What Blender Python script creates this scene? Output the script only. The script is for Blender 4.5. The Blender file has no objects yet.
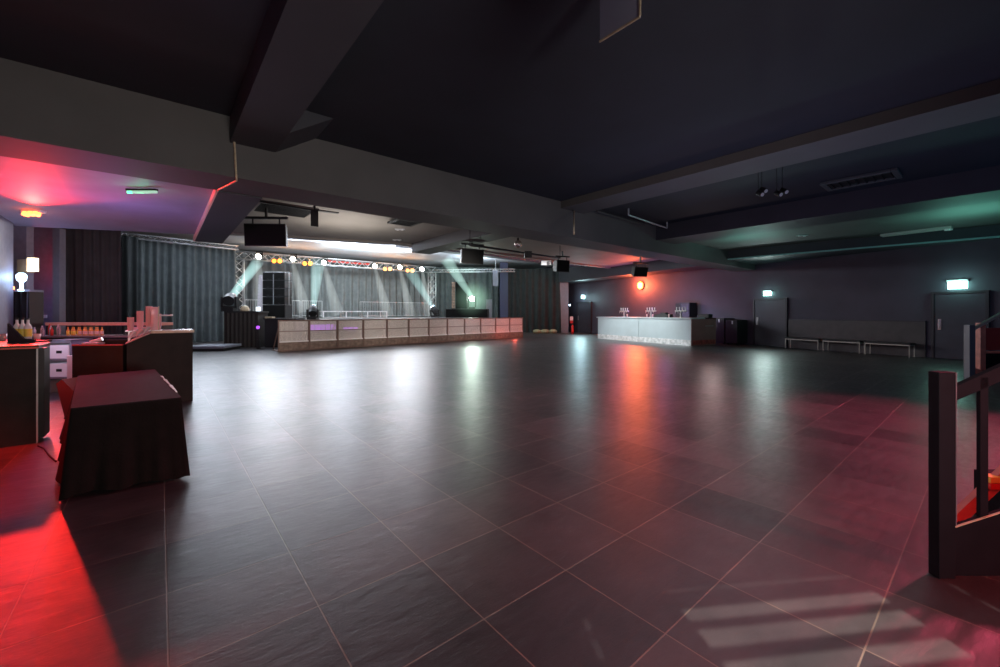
import bpy, bmesh, math, random
from mathutils import Vector, Matrix
random.seed(7)
SC = bpy.context.scene
COL = SC.collection
PI = math.pi
H = 1.5                       # eye height
YAW = math.radians(39.6)
SN, CS = math.sin(YAW), math.cos(YAW)
FOC = 410.0

# ---------------------------------------------------------------- survey helpers
def at(px, py, F):
    """a sighted bearing plus its real distance F gives the surveyed 3-D point"""
    R = (px - 500.0) / FOC * F
    return Vector((SN * F + CS * R, CS * F - SN * R, H + (313.0 - py) / FOC * F))
def fl(px, py):
    F = FOC * H / (py - 313.0)
    v = at(px, py, F); v.z = 0.0
    return v
def atz(px, py, z):
    return at(px, py, (z - H) * FOC / (313.0 - py))
def plan(px, F, z=0.0):
    v = at(px, 313, F); v.z = z
    return v

# ---------------------------------------------------------------- materials
MATS = {}
def mat(name, col, rough=.6, metal=0.0, emit=None, es=0.0, noise=0.0, nscale=8.0, bump=0.0, bscale=60.0, spec=.5, alpha=None, trans=0.0, ior=1.45):
    if name in MATS: return MATS[name]
    m = bpy.data.materials.new(name); m.use_nodes = True
    nt = m.node_tree; b = nt.nodes['Principled BSDF']
    b.inputs['Base Color'].default_value = (*col, 1)
    b.inputs['Roughness'].default_value = rough
    b.inputs['Metallic'].default_value = metal
    b.inputs['Specular IOR Level'].default_value = spec
    if emit:
        b.inputs['Emission Color'].default_value = (*emit, 1)
        b.inputs['Emission Strength'].default_value = es
    if trans:
        b.inputs['Transmission Weight'].default_value = trans
        b.inputs['IOR'].default_value = ior
    tc = nt.nodes.new('ShaderNodeTexCoord')
    if noise > 0:
        n = nt.nodes.new('ShaderNodeTexNoise'); n.inputs['Scale'].default_value = nscale; n.inputs['Detail'].default_value = 5
        nt.links.new(tc.outputs['Object'], n.inputs['Vector'])
        r = nt.nodes.new('ShaderNodeValToRGB')
        r.color_ramp.elements[0].position = .3; r.color_ramp.elements[1].position = .7
        r.color_ramp.elements[0].color = (*[c * (1 - noise) for c in col], 1)
        r.color_ramp.elements[1].color = (*[min(1, c * (1 + noise)) for c in col], 1)
        nt.links.new(n.outputs['Fac'], r.inputs['Fac']); nt.links.new(r.outputs['Color'], b.inputs['Base Color'])
    if bump > 0:
        n2 = nt.nodes.new('ShaderNodeTexNoise'); n2.inputs['Scale'].default_value = bscale
        nt.links.new(tc.outputs['Object'], n2.inputs['Vector'])
        bp = nt.nodes.new('ShaderNodeBump'); bp.inputs['Strength'].default_value = bump; bp.inputs['Distance'].default_value = .01
        nt.links.new(n2.outputs['Fac'], bp.inputs['Height']); nt.links.new(bp.outputs['Normal'], b.inputs['Normal'])
    MATS[name] = m
    return m

def floor_material():
    m = bpy.data.materials.new('floor_tiles'); m.use_nodes = True
    nt = m.node_tree; N = nt.nodes; L = nt.links; b = N['Principled BSDF']
    tc = N.new('ShaderNodeTexCoord')
    mp = N.new('ShaderNodeMapping'); mp.inputs['Location'].default_value = (-.025, -.985, 0)
    L.new(tc.outputs['Object'], mp.inputs['Vector'])
    br = N.new('ShaderNodeTexBrick')
    br.offset = 0.0; br.squash = 1.0
    br.inputs['Scale'].default_value = 1.0
    br.inputs['Brick Width'].default_value = .598
    br.inputs['Row Height'].default_value = .613
    br.inputs['Mortar Size'].default_value = .0035
    br.inputs['Mortar Smooth'].default_value = .15
    br.inputs['Bias'].default_value = 0
    br.inputs['Color1'].default_value = (.024, .023, .028, 1)
    br.inputs['Color2'].default_value = (.066, .060, .064, 1)
    br.inputs['Mortar'].default_value = (.15, .13, .105, 1)
    L.new(mp.outputs['Vector'], br.inputs['Vector'])
    n = N.new('ShaderNodeTexNoise'); n.inputs['Scale'].default_value = 2.2; n.inputs['Detail'].default_value = 8; n.inputs['Roughness'].default_value = .65
    L.new(tc.outputs['Object'], n.inputs['Vector'])
    r = N.new('ShaderNodeValToRGB'); r.color_ramp.elements[0].position = .3; r.color_ramp.elements[1].position = .75
    r.color_ramp.elements[0].color = (.62, .62, .62, 1); r.color_ramp.elements[1].color = (1.35, 1.33, 1.3, 1)
    L.new(n.outputs['Fac'], r.inputs['Fac'])
    mx = N.new('ShaderNodeMixRGB'); mx.blend_type = 'MULTIPLY'; mx.inputs[0].default_value = 1
    L.new(br.outputs['Color'], mx.inputs[1]); L.new(r.outputs['Color'], mx.inputs[2])
    L.new(mx.outputs[0], b.inputs['Base Color'])
    # scuffed satin surface
    n2 = N.new('ShaderNodeTexNoise'); n2.inputs['Scale'].default_value = 5; n2.inputs['Detail'].default_value = 10; n2.inputs['Roughness'].default_value = .7
    mp2 = N.new('ShaderNodeMapping'); mp2.inputs['Scale'].default_value = (1, 3.0, 1); mp2.inputs['Rotation'].default_value = (0, 0, .25)
    L.new(tc.outputs['Object'], mp2.inputs['Vector']); L.new(mp2.outputs['Vector'], n2.inputs['Vector'])
    mr = N.new('ShaderNodeMapRange'); mr.inputs['From Min'].default_value = .3; mr.inputs['From Max'].default_value = .7
    mr.inputs['To Min'].default_value = .31; mr.inputs['To Max'].default_value = .45
    L.new(n2.outputs['Fac'], mr.inputs['Value']); L.new(mr.outputs['Result'], b.inputs['Roughness'])
    b.inputs['Specular IOR Level'].default_value = .55
    bp = N.new('ShaderNodeBump'); bp.inputs['Strength'].default_value = .6; bp.inputs['Distance'].default_value = .006
    ad = N.new('ShaderNodeMath'); ad.operation = 'SUBTRACT'
    L.new(n2.outputs['Fac'], ad.inputs[0]); L.new(br.outputs['Fac'], ad.inputs[1])
    L.new(ad.outputs[0], bp.inputs['Height']); L.new(bp.outputs['Normal'], b.inputs['Normal'])
    return m

def mesh_material(name, col, hole, cell):
    """expanded metal: small holes through painted steel"""
    m = bpy.data.materials.new(name); m.use_nodes = True
    nt = m.node_tree; N = nt.nodes; L = nt.links; b = N['Principled BSDF']; out = N['Material Output']
    b.inputs['Base Color'].default_value = (*col, 1); b.inputs['Roughness'].default_value = .45; b.inputs['Metallic'].default_value = .35
    tc = N.new('ShaderNodeTexCoord')
    v = N.new('ShaderNodeTexVoronoi'); v.inputs['Scale'].default_value = cell; v.inputs['Randomness'].default_value = .15
    L.new(tc.outputs['Object'], v.inputs['Vector'])
    mt = N.new('ShaderNodeMath'); mt.operation = 'LESS_THAN'; mt.inputs[1].default_value = hole
    L.new(v.outputs['Distance'], mt.inputs[0])
    tr = N.new('ShaderNodeBsdfTransparent'); mx = N.new('ShaderNodeMixShader')
    L.new(mt.outputs[0], mx.inputs[0]); L.new(b.outputs[0], mx.inputs[1]); L.new(tr.outputs[0], mx.inputs[2])
    L.new(mx.outputs[0], out.inputs['Surface'])
    return m

def haze_material(name, col, strength, length, fade=1.0):
    """emission standing in for lit haze in a beam; strongest at the lamp (local z = 0)"""
    m = bpy.data.materials.new(name); m.use_nodes = True
    nt = m.node_tree; N = nt.nodes; L = nt.links; out = N['Material Output']
    N.remove(N['Principled BSDF'])
    e = N.new('ShaderNodeEmission'); e.inputs['Color'].default_value = (*col, 1)
    tc = N.new('ShaderNodeTexCoord'); sp = N.new('ShaderNodeSeparateXYZ')
    L.new(tc.outputs['Object'], sp.inputs[0])
    mr = N.new('ShaderNodeMapRange'); mr.inputs['From Min'].default_value = 0; mr.inputs['From Max'].default_value = length
    mr.inputs['To Min'].default_value = strength; mr.inputs['To Max'].default_value = strength * (1 - fade)
    L.new(sp.outputs['Z'], mr.inputs['Value']); L.new(mr.outputs['Result'], e.inputs['Strength'])
    L.new(e.outputs[0], out.inputs['Volume'])
    return m

M = dict(
    ceil=mat('ceiling_paint', (.014, .0165, .027), .75, noise=.15, nscale=1.5),
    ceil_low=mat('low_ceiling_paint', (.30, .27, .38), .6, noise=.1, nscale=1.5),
    ceil_pale=mat('pale_ceiling_paint', (.24, .22, .20), .7, noise=.08, nscale=1.2),
    ceil_white=mat('stage_ceiling_paint', (.62, .64, .68), .6, noise=.05),
    beam=mat('beam_paint', (.085, .082, .082), .7, noise=.1, nscale=1.3),
    beam_dark=mat('dark_beam_paint', (.036, .036, .046), .6, noise=.1, nscale=1.3),
    beam_lit_edge=mat('painted_coral_light', (.95, .62, .52), .6),  # coral light on the beam side is put into the colour
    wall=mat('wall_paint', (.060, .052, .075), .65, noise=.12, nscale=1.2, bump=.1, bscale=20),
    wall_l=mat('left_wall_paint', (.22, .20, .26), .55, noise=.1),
    dado=mat('dado_panel_paint', (.065, .055, .053), .5, noise=.15, nscale=4),
    door=mat('door_paint', (.045, .043, .058), .45, noise=.12, nscale=3),
    frame=mat('door_frame_paint', (.025, .023, .03), .45),
    pillar=mat('grey_pillar_paint', (.20, .21, .26), .6, noise=.08),
    steel=mat('brushed_steel', (.55, .54, .52), .32, metal=.9, noise=.1, nscale=30),
    alu=mat('aluminium', (.62, .64, .66), .38, metal=.6, noise=.08, nscale=20),
    white=mat('white_plastic', (.75, .74, .75), .45, noise=.05),
    black=mat('black_plastic', (.012, .012, .013), .5, noise=.2, nscale=12),
    grille=mat('speaker_grille', (.008, .008, .008), .8, spec=.15, bump=.6, bscale=160),
    blackwood=mat('black_bar_panel', (.009, .008, .0065), .6, spec=.25, noise=.35, nscale=5, bump=.25, bscale=14),
    drape=mat('black_drape_cloth', (.006, .0055, .005), .9, noise=.2, nscale=10, bump=.3, bscale=50, spec=.12),
    drapetop=mat('plum_black_cloth', (.016, .013, .014), .8, noise=.15, nscale=10, bump=.2, bscale=90, spec=.03),
    curtain=mat('black_curtain_cloth', (.085, .10, .105), .9, noise=.18, nscale=3),
    curtain2=mat('warm_black_curtain_cloth', (.060, .053, .052), .9, noise=.18, nscale=3),
    curtain3=mat('dark_curtain_cloth', (.026, .030, .032), .9, noise=.18, nscale=3),
    curtain4=mat('stage_curtain_cloth', (.16, .18, .185), .85, noise=.15, nscale=3),
    wood=mat('pale_timber_edge', (.45, .36, .24), .4, noise=.25, nscale=14),
    redtop=mat('dark_red_laminate', (.11, .05, .05), .22, noise=.2, nscale=4),
    barfront=mat('pale_bar_cladding', (.50, .57, .60), .45, noise=.05, nscale=2),
    barside=mat('brown_bar_cladding', (.30, .16, .15), .45, noise=.1, nscale=3),
    kick=mat('scuffed_steel_kickplate', (.85, .88, .86), .3, metal=.35, noise=.35, nscale=7, bump=.6, bscale=9),
    barrier=mat('barrier_steel', (.24, .16, .13), .4, metal=.5, noise=.15, nscale=10),
    step=mat('barrier_kick_plate', (.26, .19, .15), .5, metal=.3, noise=.35, nscale=7),
    bright=mat('barrier_ledge', (.92, .90, .86), .5),
    glass=mat('clear_plastic', (.95, .80, .82), .12, trans=.75, ior=1.2),
    amber=mat('glowing_amber_glass', (.75, .30, .10), .15, trans=.3, emit=(.9, .25, .08), es=.12),  # faint emission put in so the bottles look lit
    pinkg=mat('pink_lit_plastic', (.85, .55, .55), .3, trans=.25),
    yellow=mat('yellow_label', (.85, .6, .08), .5),
    red=mat('signal_red', (.65, .03, .02), .4),
    redrail=mat('red_timber', (.55, .14, .10), .4, noise=.2),
    railblack=mat('railing_black_paint', (.007, .007, .010), .7, noise=.15, nscale=6, spec=.06),
    railgrey=mat('railing_grey_paint', (.10, .09, .11), .4),
    e_exit=mat('exit_sign_glow', (.6, 1, .85), .4, emit=(.42, 1.0, .82), es=14),
    e_green=mat('green_sign_glow', (.1, .8, .4), .4, emit=(.1, 1.0, .45), es=3),
    e_white=mat('lamp_glow_white', (1, 1, .95), .4, emit=(1, .96, .82), es=40),
    e_orange=mat('lamp_glow_orange', (1, .5, .1), .4, emit=(1, .24, .03), es=2.4),
    e_red=mat('lamp_glow_red', (1, .2, .1), .4, emit=(1, .16, .03), es=8),
    e_hot=mat('lamp_glow_hot', (1, 1, .9), .4, emit=(1, .75, .35), es=8),
    e_blue=mat('lamp_glow_blue', (.7, .85, 1), .4, emit=(.62, .82, 1), es=12),
    e_purple=mat('purple_glow', (.5, .1, .9), .4, emit=(.50, .10, 1), es=1.2),
    teal_lit_edge=mat('painted_teal_light', (.25, .5, .48), .5),  # teal light along the beam edge, painted as a strip
    e_strip=mat('cool_white_batten', (.9, .95, 1), .4, emit=(.75, .88, 1), es=3.5),
    tyre=mat('grey_rubber', (.05, .05, .05), .7),
)
M['floor'] = floor_material()
M['mesh'] = mesh_material('expanded_metal_mesh', (.88, .82, .76), .30, 22)

# ---------------------------------------------------------------- geometry helpers
class MB:
    def __init__(s): s.bm = bmesh.new()
    def box(s, x0, x1, y0, y1, z0, z1, mtx=None):
        vs = [s.bm.verts.new(v) for v in ((x0,y0,z0),(x1,y0,z0),(x1,y1,z0),(x0,y1,z0),(x0,y0,z1),(x1,y0,z1),(x1,y1,z1),(x0,y1,z1))]
        for f in ((0,3,2,1),(4,5,6,7),(0,1,5,4),(1,2,6,5),(2,3,7,6),(3,0,4,7)): s.bm.faces.new([vs[i] for i in f])
        if mtx is not None:
            for v in vs: v.co = mtx @ v.co
        return s
    def cbox(s, c, d, mtx=None):
        return s.box(c[0]-d[0]/2, c[0]+d[0]/2, c[1]-d[1]/2, c[1]+d[1]/2, c[2]-d[2]/2, c[2]+d[2]/2, mtx)
    def prism(s, pts, z0, z1):
        a = [s.bm.verts.new((p[0], p[1], z0)) for p in pts]; b = [s.bm.verts.new((p[0], p[1], z1)) for p in pts]
        n = len(pts); s.bm.faces.new(a[::-1]); s.bm.faces.new(b)
        for i in range(n): s.bm.faces.new((a[i], a[(i+1)%n], b[(i+1)%n], b[i]))
        return s
    def extr(s, pts, off):
        """closed polygon of 3-D points pushed along off"""
        off = Vector(off)
        a = [s.bm.verts.new(Vector(p)) for p in pts]; b = [s.bm.verts.new(Vector(p) + off) for p in pts]
        n = len(pts); s.bm.faces.new(a[::-1]); s.bm.faces.new(b)
        for i in range(n): s.bm.faces.new((a[i], a[(i+1)%n], b[(i+1)%n], b[i]))
        return s
    def tube(s, p0, p1, r0, r1=None, n=10, caps=True):
        r1 = r0 if r1 is None else r1
        p0, p1 = Vector(p0), Vector(p1); d = (p1-p0).normalized()
        u = d.orthogonal().normalized(); w = d.cross(u)
        A = [s.bm.verts.new(p0 + (u*math.cos(t)+w*math.sin(t))*r0) for t in [2*PI*i/n for i in range(n)]]
        B = [s.bm.verts.new(p1 + (u*math.cos(t)+w*math.sin(t))*r1) for t in [2*PI*i/n for i in range(n)]]
        for i in range(n): s.bm.faces.new((A[i], A[(i+1)%n], B[(i+1)%n], B[i]))
        if caps: s.bm.faces.new(A[::-1]); s.bm.faces.new(B)
        return s
    def path(s, pts, r, n=8):
        for a, b in zip(pts[:-1], pts[1:]): s.tube(a, b, r, n=n)
        return s
    def bar(s, p0, p1, w, h):
        """square bar between two points, w sideways, h up"""
        p0, p1 = Vector(p0), Vector(p1); d = (p1-p0).normalized()
        up = Vector((0,0,1)) if abs(d.z) < .95 else Vector((0,1,0))
        sd = d.cross(up).normalized(); u2 = sd.cross(d).normalized()
        q = [p0+sd*w/2+u2*h/2, p0-sd*w/2+u2*h/2, p0-sd*w/2-u2*h/2, p0+sd*w/2-u2*h/2]
        return s.extr(q, p1-p0)
    def lathe(s, prof, c=(0,0,0), n=16, mtx=None):
        rings = []
        for r, z in prof:
            rings.append([s.bm.verts.new((c[0]+max(r,1e-4)*math.cos(2*PI*i/n), c[1]+max(r,1e-4)*math.sin(2*PI*i/n), c[2]+z)) for i in range(n)])
        for a, b in zip(rings[:-1], rings[1:]):
            for i in range(n): s.bm.faces.new((a[i], a[(i+1)%n], b[(i+1)%n], b[i]))
        s.bm.faces.new(rings[0][::-1]); s.bm.faces.new(rings[-1])
        if mtx is not None:
            for r_ in rings:
                for v in r_: v.co = mtx @ v.co
        return s
    def build(s, name, m, parent=None, bevel=0, smooth=False, loc=None, rotz=None):
        bmesh.ops.recalc_face_normals(s.bm, faces=s.bm.faces)
        me = bpy.data.meshes.new(name); s.bm.to_mesh(me); s.bm.free()
        if smooth:
            for p in me.polygons: p.use_smooth = True
        o = bpy.data.objects.new(name, me); COL.objects.link(o); me.materials.append(m)
        if parent: o.parent = parent
        if loc is not None: o.location = loc
        if rotz is not None: o.rotation_euler = (0, 0, rotz)
        if bevel:
            b = o.modifiers.new('bevel', 'BEVEL'); b.width = bevel; b.segments = 2; b.limit_method = 'ANGLE'
        return o

def thing(name, label, cat, loc=(0,0,0), rotz=0.0, group=None):
    o = bpy.data.objects.new(name, None); COL.objects.link(o)
    o.empty_display_size = .1
    o.location = loc; o.rotation_euler = (0,0,rotz); o['label'] = label; o['category'] = cat
    if group: o['group'] = group
    return o
def tag(o, label, cat, group=None, kind=None):
    o['label'] = label; o['category'] = cat
    if group: o['group'] = group
    if kind: o['kind'] = kind
    return o
def struct(name, mb, m, label=None, **k):
    o = mb.build(name, m, **k)
    o['kind'] = 'structure'
    if label: o['label'] = label; o['category'] = name.split('_')[0] if not name.startswith('trim') else 'trim'
    return o
def sempty(name, label, cat, loc, rotz=0):
    o = thing(name, label, cat, loc, rotz); o['kind'] = 'structure'; return o
def dup(root, loc, rotz, label=None, group=None):
    r = root.copy(); COL.objects.link(r); r.location = loc; r.rotation_euler = (0,0,rotz)
    if label: r['label'] = label
    if group: r['group'] = group
    for ch in list(root.children):
        c = ch.copy(); COL.objects.link(c); c.parent = r
        for g in list(ch.children):
            d = g.copy(); COL.objects.link(d); d.parent = c
    return r
VIEW = -YAW            # things standing square-on to the sight line
def lamp(kind, loc, energy, col, size=.1, rot=None, target=None, angle=None, blend=.3, name='lamp_light', sizey=None):
    d = bpy.data.lights.new(name, kind); d.energy = energy; d.color = col
    if kind in ('POINT', 'SPOT'): d.shadow_soft_size = size
    if kind == 'SPOT': d.spot_size = angle; d.spot_blend = blend
    if kind == 'AREA':
        d.size = size
        if sizey: d.shape = 'RECTANGLE'; d.size_y = sizey
    o = bpy.data.objects.new(name, d); COL.objects.link(o); o.location = loc
    if target is not None:
        o.rotation_euler = (Vector(target) - Vector(loc)).to_track_quat('-Z', 'Y').to_euler()
    return o

# ================================================================ SETTING
ZC = 4.38       # main ceiling
struct('floor', MB().box(-8, 32, -6, 38, -.1, 0), M['floor'], 'dark grey large square floor tiles with pale grout lines')
def wx(Y): return 19.9 + .246 * (Y - 1.3)      # skewed right-hand wall
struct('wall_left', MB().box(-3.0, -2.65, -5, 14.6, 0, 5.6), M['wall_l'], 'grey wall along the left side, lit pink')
struct('wall_right', MB().prism([(wx(-5), -5), (wx(21.6), 21.6), (wx(21.6)+.4, 21.6), (wx(-5)+.4, -5)], 0, 5.6), M['wall'], 'long dark plum wall with doors on the right side')
struct('wall_front', MB().box(-3.0, wx(-5)+.4, -5.3, -5, 0, 5.6), M['wall'], 'dark wall behind the viewer')
struct('wall_back', MB().box(-8, 32, 33.5, 33.8, 0, 6.2), M['wall'], 'dark wall behind the stage curtains')
struct('wall_side', MB().box(-8.3, -8, 15, 33.8, 0, 6.2).box(-8, -3, 15, 15.2, 0, 5.6), M['wall'], 'dark side wall behind the left drapes')
e1, e2 = Vector((wx(21.6), 21.6, 0)), Vector((wx(21.6)+3, 33.5, 0))
struct('wall_corner', MB().prism([e1, e2, e2+Vector((.4,0,0)), e1+Vector((.4,0,0))], 0, 6.2), M['wall'], 'dark wall in the far right corner')
# ceilings
struct('ceiling', MB().box(-3, 28, -5.3, 7.5, ZC, ZC+.2), M['ceil'], 'near black smooth ceiling over the dance floor')
struct('ceiling_bay', MB().prism([(1.1, 7.9), (27, 7.9), (27, 15.6), (17.5, 15.6), (11, 15.3), (7.6, 15.7), (1.1, 17.8)], ZC, ZC+.2), M['ceil_pale'], 'pale grey ceiling bay between main beam and stage')
struct('ceiling_low', MB().prism([(-2.7, 7.9), (.75, 7.9), (.72, 13.6), (-2.7, 15.1)], 3.6, 3.8), M['ceil_low'], 'low purple lit ceiling on the left')
struct('ceiling_stage', MB().box(-8.3, 32, 12.5, 33.8, 5.45, 5.6), M['ceil_white'], 'white lit high ceiling above the stage')
struct('ceiling_side', MB().prism([(13.9, -5), (wx(-5), -5), (wx(7.2), 7.2), (13.9, 7.2)], 4.1, 4.3), M['beam'], 'lower ceiling strip along the right wall')
# beams
struct('trim_1', MB().box(-2.7, wx(7.2), 7.15, 8.08, 3.5, 5.6), M['beam'], 'wide grey downstand beam crossing the whole room')
t = MB().box(.78, 1.375, -5, 7.15, 4.0, ZC+.1)
t.extr([(1.375, 7.15, 4.0), (1.375, 7.15, ZC+.05), (2.05, 7.15, ZC+.05)], (0, -.9, 0))
struct('trim_2', t, M['beam_dark'], 'dark grey ceiling beam running overhead to the main beam')
struct('trim_3', MB().box(7.95, 8.85, -5, 7.15, 4.2, ZC+.1), M['beam'], 'shallow ceiling beam right of centre')
struct('trim_4', MB().box(12.6, 13.85, -5, 7.15, 3.9, ZC+.1), M['beam_dark'], 'deep dark ceiling beam on the right')
struct('trim_5', MB().prism([(19.05, -5), (19.0, -.1), (18.3, 6), (18.3, 7.15), (wx(7.15), 7.15), (wx(-5), -5)], 3.75, 4.15), M['beam_dark'], 'dark boxed beam against the right wall')
struct('trim_6', MB().bar((19.02, -5, 3.745), (18.99, -.1, 3.745), .03, .05).bar((18.99, -.1, 3.745), (18.27, 6, 3.745), .05, .05).bar((18.27, 6, 3.745), (18.27, 7.14, 3.745), .05, .05), M['teal_lit_edge'], 'thin teal lit edge under the boxed beam')
struct('trim_7', MB().box(.72, 1.35, 8.08, 14.1, 3.48, 5.5), M['beam_dark'], 'purple beam behind the main beam')
struct('trim_8', MB().box(.69, .72, 8.1, 14.1, 3.48, 3.6), M['beam_lit_edge'], 'coral lit edge of the purple beam')
struct('trim_9', MB().box(8.0, 8.85, 8.08, 15.4, 4.0, 5.5), M['beam'], 'grey beam running back toward the stage')
struct('trim_10', MB().prism([(wx(8.1)-1.6, 8.08), (wx(21)-1.6, 21), (wx(21), 21), (wx(8.1), 8.08)], 3.8, 5.5), M['beam_dark'], 'dark boxed beam above the far bar')
struct('trim_11', MB().box(9, 24, 18.4, 19.0, 4.75, 5.5), M['pillar'], 'dark beam between far bar and stage')
struct('trim_12', MB().prism([(1.1, 17.6), (7.6, 15.5), (11,15.1),(17.5,15.4),(24,15.4),(24,15.7),(17.5,15.7), (11,15.4), (7.6, 15.9), (1.1, 18.0)], 4.32, 5.5), M['ceil_pale'], 'pale upstand edge of the ceiling bay')
# dado between the two doors
def wall_pt(px): # point on the right wall seen along a bearing
    k = (px-500)/FOC; ax = SN + CS*k; ay = CS - SN*k
    F = (19.9 - .246*1.3) / (ax - .246*ay); return Vector((ax*F, ay*F, 0)), F
WR = math.atan2(.246, 1)        # wall skew
wd = Vector((math.sin(WR), math.cos(WR), 0)); wn = Vector((-wd.y, wd.x, 0))   # along wall, into room
a, _ = wall_pt(926); b, _ = wall_pt(789)
struct('trim_13', MB().prism([a, b, b + wn*.05, a + wn*.05], 0, 1.2), M['dado'], 'brown grey dado panel low on the right wall')
struct('trim_14', MB().prism([a, b, b + wn*.07, a + wn*.07], 1.2, 1.23), M['frame'], 'dado cap')

def door(n, px0, px1, h, label, handle_side=0, base=None, double=False):
    a, _ = wall_pt(px1); b, _ = wall_pt(px0)
    w = (b-a).length
    r = sempty('door_%d' % n, label, 'door', a, math.atan2(wd.y, wd.x))
    # local x along wall (away), local y into room
    MB().box(0, .07, 0, .09, 0, h).box(w-.07, w, 0, .09, 0, h).box(.07, w-.07, 0, .09, h-.07, h).build('door_frame', M['frame'], r)
    lf = MB().box(.075, w-.075, .01, .06, .012, h-.075).build('door_leaf', M['door'], r)
    x = w-.2 if handle_side else .2
    MB().box(x-.04, x+.04, .06, .072, .95, 1.3).build('push_plate', M['steel'], lf)
    MB().bar((x, .11, .98), (x, .11, 1.27), .02, .02).bar((x, .06, 1.0), (x, .12, 1.0), .02, .02).bar((x, .06, 1.25), (x, .12, 1.25), .02, .02).build('door_handle', M['steel'], lf)
    return r
door(1, 754, 788, 2.16, 'plum door on the right wall between the far bar and the benches', 1)
door(2, 932, 990, 2.2, 'wide dark door at the right end of the benches', 1)
door(3, 577.5, 592, 2.32, 'grey door left of the far bar', 1)

# grey pillar, white side column, left post
q = plan(560, 31.0); q2 = plan(568.5, 31.0)
struct('trim_15', MB().prism([q, q2, q2+Vector((.5,.5,0)), q+Vector((.5,.5,0))], 0, 5.5), M['pillar'], 'grey square pillar at the end of the far curtain')
q = plan(52.5, 10.9); q2 = plan(59.5, 10.9)
struct('trim_16', MB().prism([q, q2, q2+Vector((.1,.12,0)), q+Vector((.1,.12,0))], 0, 3.75), M['pillar'], 'grey post beside the left curtain')
q = plan(8, 10.05); q2 = plan(26.5, 10.1); 
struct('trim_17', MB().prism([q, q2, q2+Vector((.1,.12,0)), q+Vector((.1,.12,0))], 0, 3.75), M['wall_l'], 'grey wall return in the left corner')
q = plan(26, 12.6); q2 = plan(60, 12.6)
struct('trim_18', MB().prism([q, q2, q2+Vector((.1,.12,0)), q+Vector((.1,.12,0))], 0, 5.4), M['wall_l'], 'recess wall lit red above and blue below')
q = plan(500, 31.6); q2 = plan(508, 31.6)
struct('trim_19', MB().prism([q, q2, q2+Vector((.3,.4,0)), q+Vector((.3,.4,0))], 0, 5.4), mat('blue_column_paint', (.03, .035, .09), .5), 'dark blue column between the far curtains')

# ================================================================ CURTAINS
def curtain(name, label, pts, z0, z1, m, amp=.09, wl=.32, group=None, seed=0):
    rnd = random.Random(seed)
    bm = bmesh.new(); rows = 7
    P = [Vector((p[0], p[1], 0)) for p in pts]
    samples = []
    s = 0
    for a, b in zip(P[:-1], P[1:]):
        L = (b-a).length; n = max(2, int(L/.04)); d = (b-a).normalized(); nn = Vector((-d.y, d.x, 0))
        for i in range(n): samples.append((a + d*L*i/n, nn, s + L*i/n))
        s += L
    samples.append((P[-1], nn, s))
    ph = [rnd.uniform(0, 6) for _ in range(4)]
    grid = []
    for k in range(rows):
        f = k/(rows-1); row = []
        for p, nn, t in samples:
            w = math.sin(2*PI*t/wl + ph[0] + .9*math.sin(t*1.3+ph[1])) + .45*math.sin(2*PI*t/(wl*2.3)+ph[2]+f*.7)
            off = amp*w*(1.0-.45*f) + .05*math.sin(t*.9+f*2+ph[3])
            row.append(bm.verts.new(p + nn*off + Vector((0,0,z0+(z1-z0)*f))))
        grid.append(row)
    for r0, r1 in zip(grid[:-1], grid[1:]):
        for i in range(len(r0)-1): bm.faces.new((r0[i], r0[i+1], r1[i+1], r1[i]))
    me = bpy.data.meshes.new(name); bm.to_mesh(me); bm.free(); me.materials.append(m)
    for p in me.polygons: p.use_smooth = True
    o = bpy.data.objects.new(name, me); COL.objects.link(o)
    return tag(o, label, 'curtain')
curtain('curtain', 'warm black floor length curtain beside the grey post on the left', [plan(60, 11.6), plan(122, 12.2)], 0, 3.95, M['curtain2'], .07, .2, seed=1)
curtain('curtain', 'long dark grey curtain under the curtain rail left of the stage', [plan(126, 18.8), plan(236, 22.6)], 0, 5.0, M['curtain'], .12, .30, seed=2)
curtain('curtain', 'tied black leg drape pulled aside behind the left bar', [plan(122, 18.0), plan(138, 18.4)], 0, 4.9, M['curtain3'], .1, .3, seed=3)
TZ = 4.8
def tp(px, z=TZ):  # point on stage truss line Y = 27.6
    k = (px-500)/FOC; ay = CS - SN*k; ax = SN + CS*k; F = 27.6/ay
    return Vector((ax*F, 27.6, z))
curtain('curtain', 'pleated grey backdrop curtain across the back of the stage', [(3.2, 29.6), (17.6, 29.6)], 1.2, 5.3, M['curtain4'], .14, .5, seed=4)
curtain('curtain', 'grey green curtain right of the stage truss behind the bright starburst lamp', [plan(434, 32.8), plan(500, 33.0)], 0, 5.2, M['curtain'], .1, .45, seed=5)
curtain('curtain', 'dark pleated curtain left of the far grey pillar', [plan(507, 31.9), plan(562, 31.0)], 0, 4.9, M['curtain3'], .12, .5, seed=6)

# ================================================================ STAGE
sd = thing('stage_deck', 'black stage deck behind the crowd barrier', 'stage', (4.9, 20.2, 0))
DP = [(-1.2,3.0),(.3,3.0),(.3,.0),(11.4,0),(11.4,9.2),(-1.5,9.2)]
MB().prism(DP, 1.12, 1.2).build('deck_top', mat('stage_deck_top', (.08, .08, .085), .4), sd)
MB().prism([(-1.15,3.05),(.35,3.05),(.35,.05),(11.35,.05),(11.35,9.15),(-1.45,9.15)], 0, 1.12).build('stage_skirt', M['black'], sd)
for i in range(8): MB().box(.4+i*.24+(.35 if i>4 else 0), .4+i*.24+.2+(.35 if i>4 else 0), -.03, .04, .64, .64+(.32 if i<5 else .18)).build('purple_glow_patch', M['e_purple'], sd)  # glowing patches added for purple light on the stage front

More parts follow.
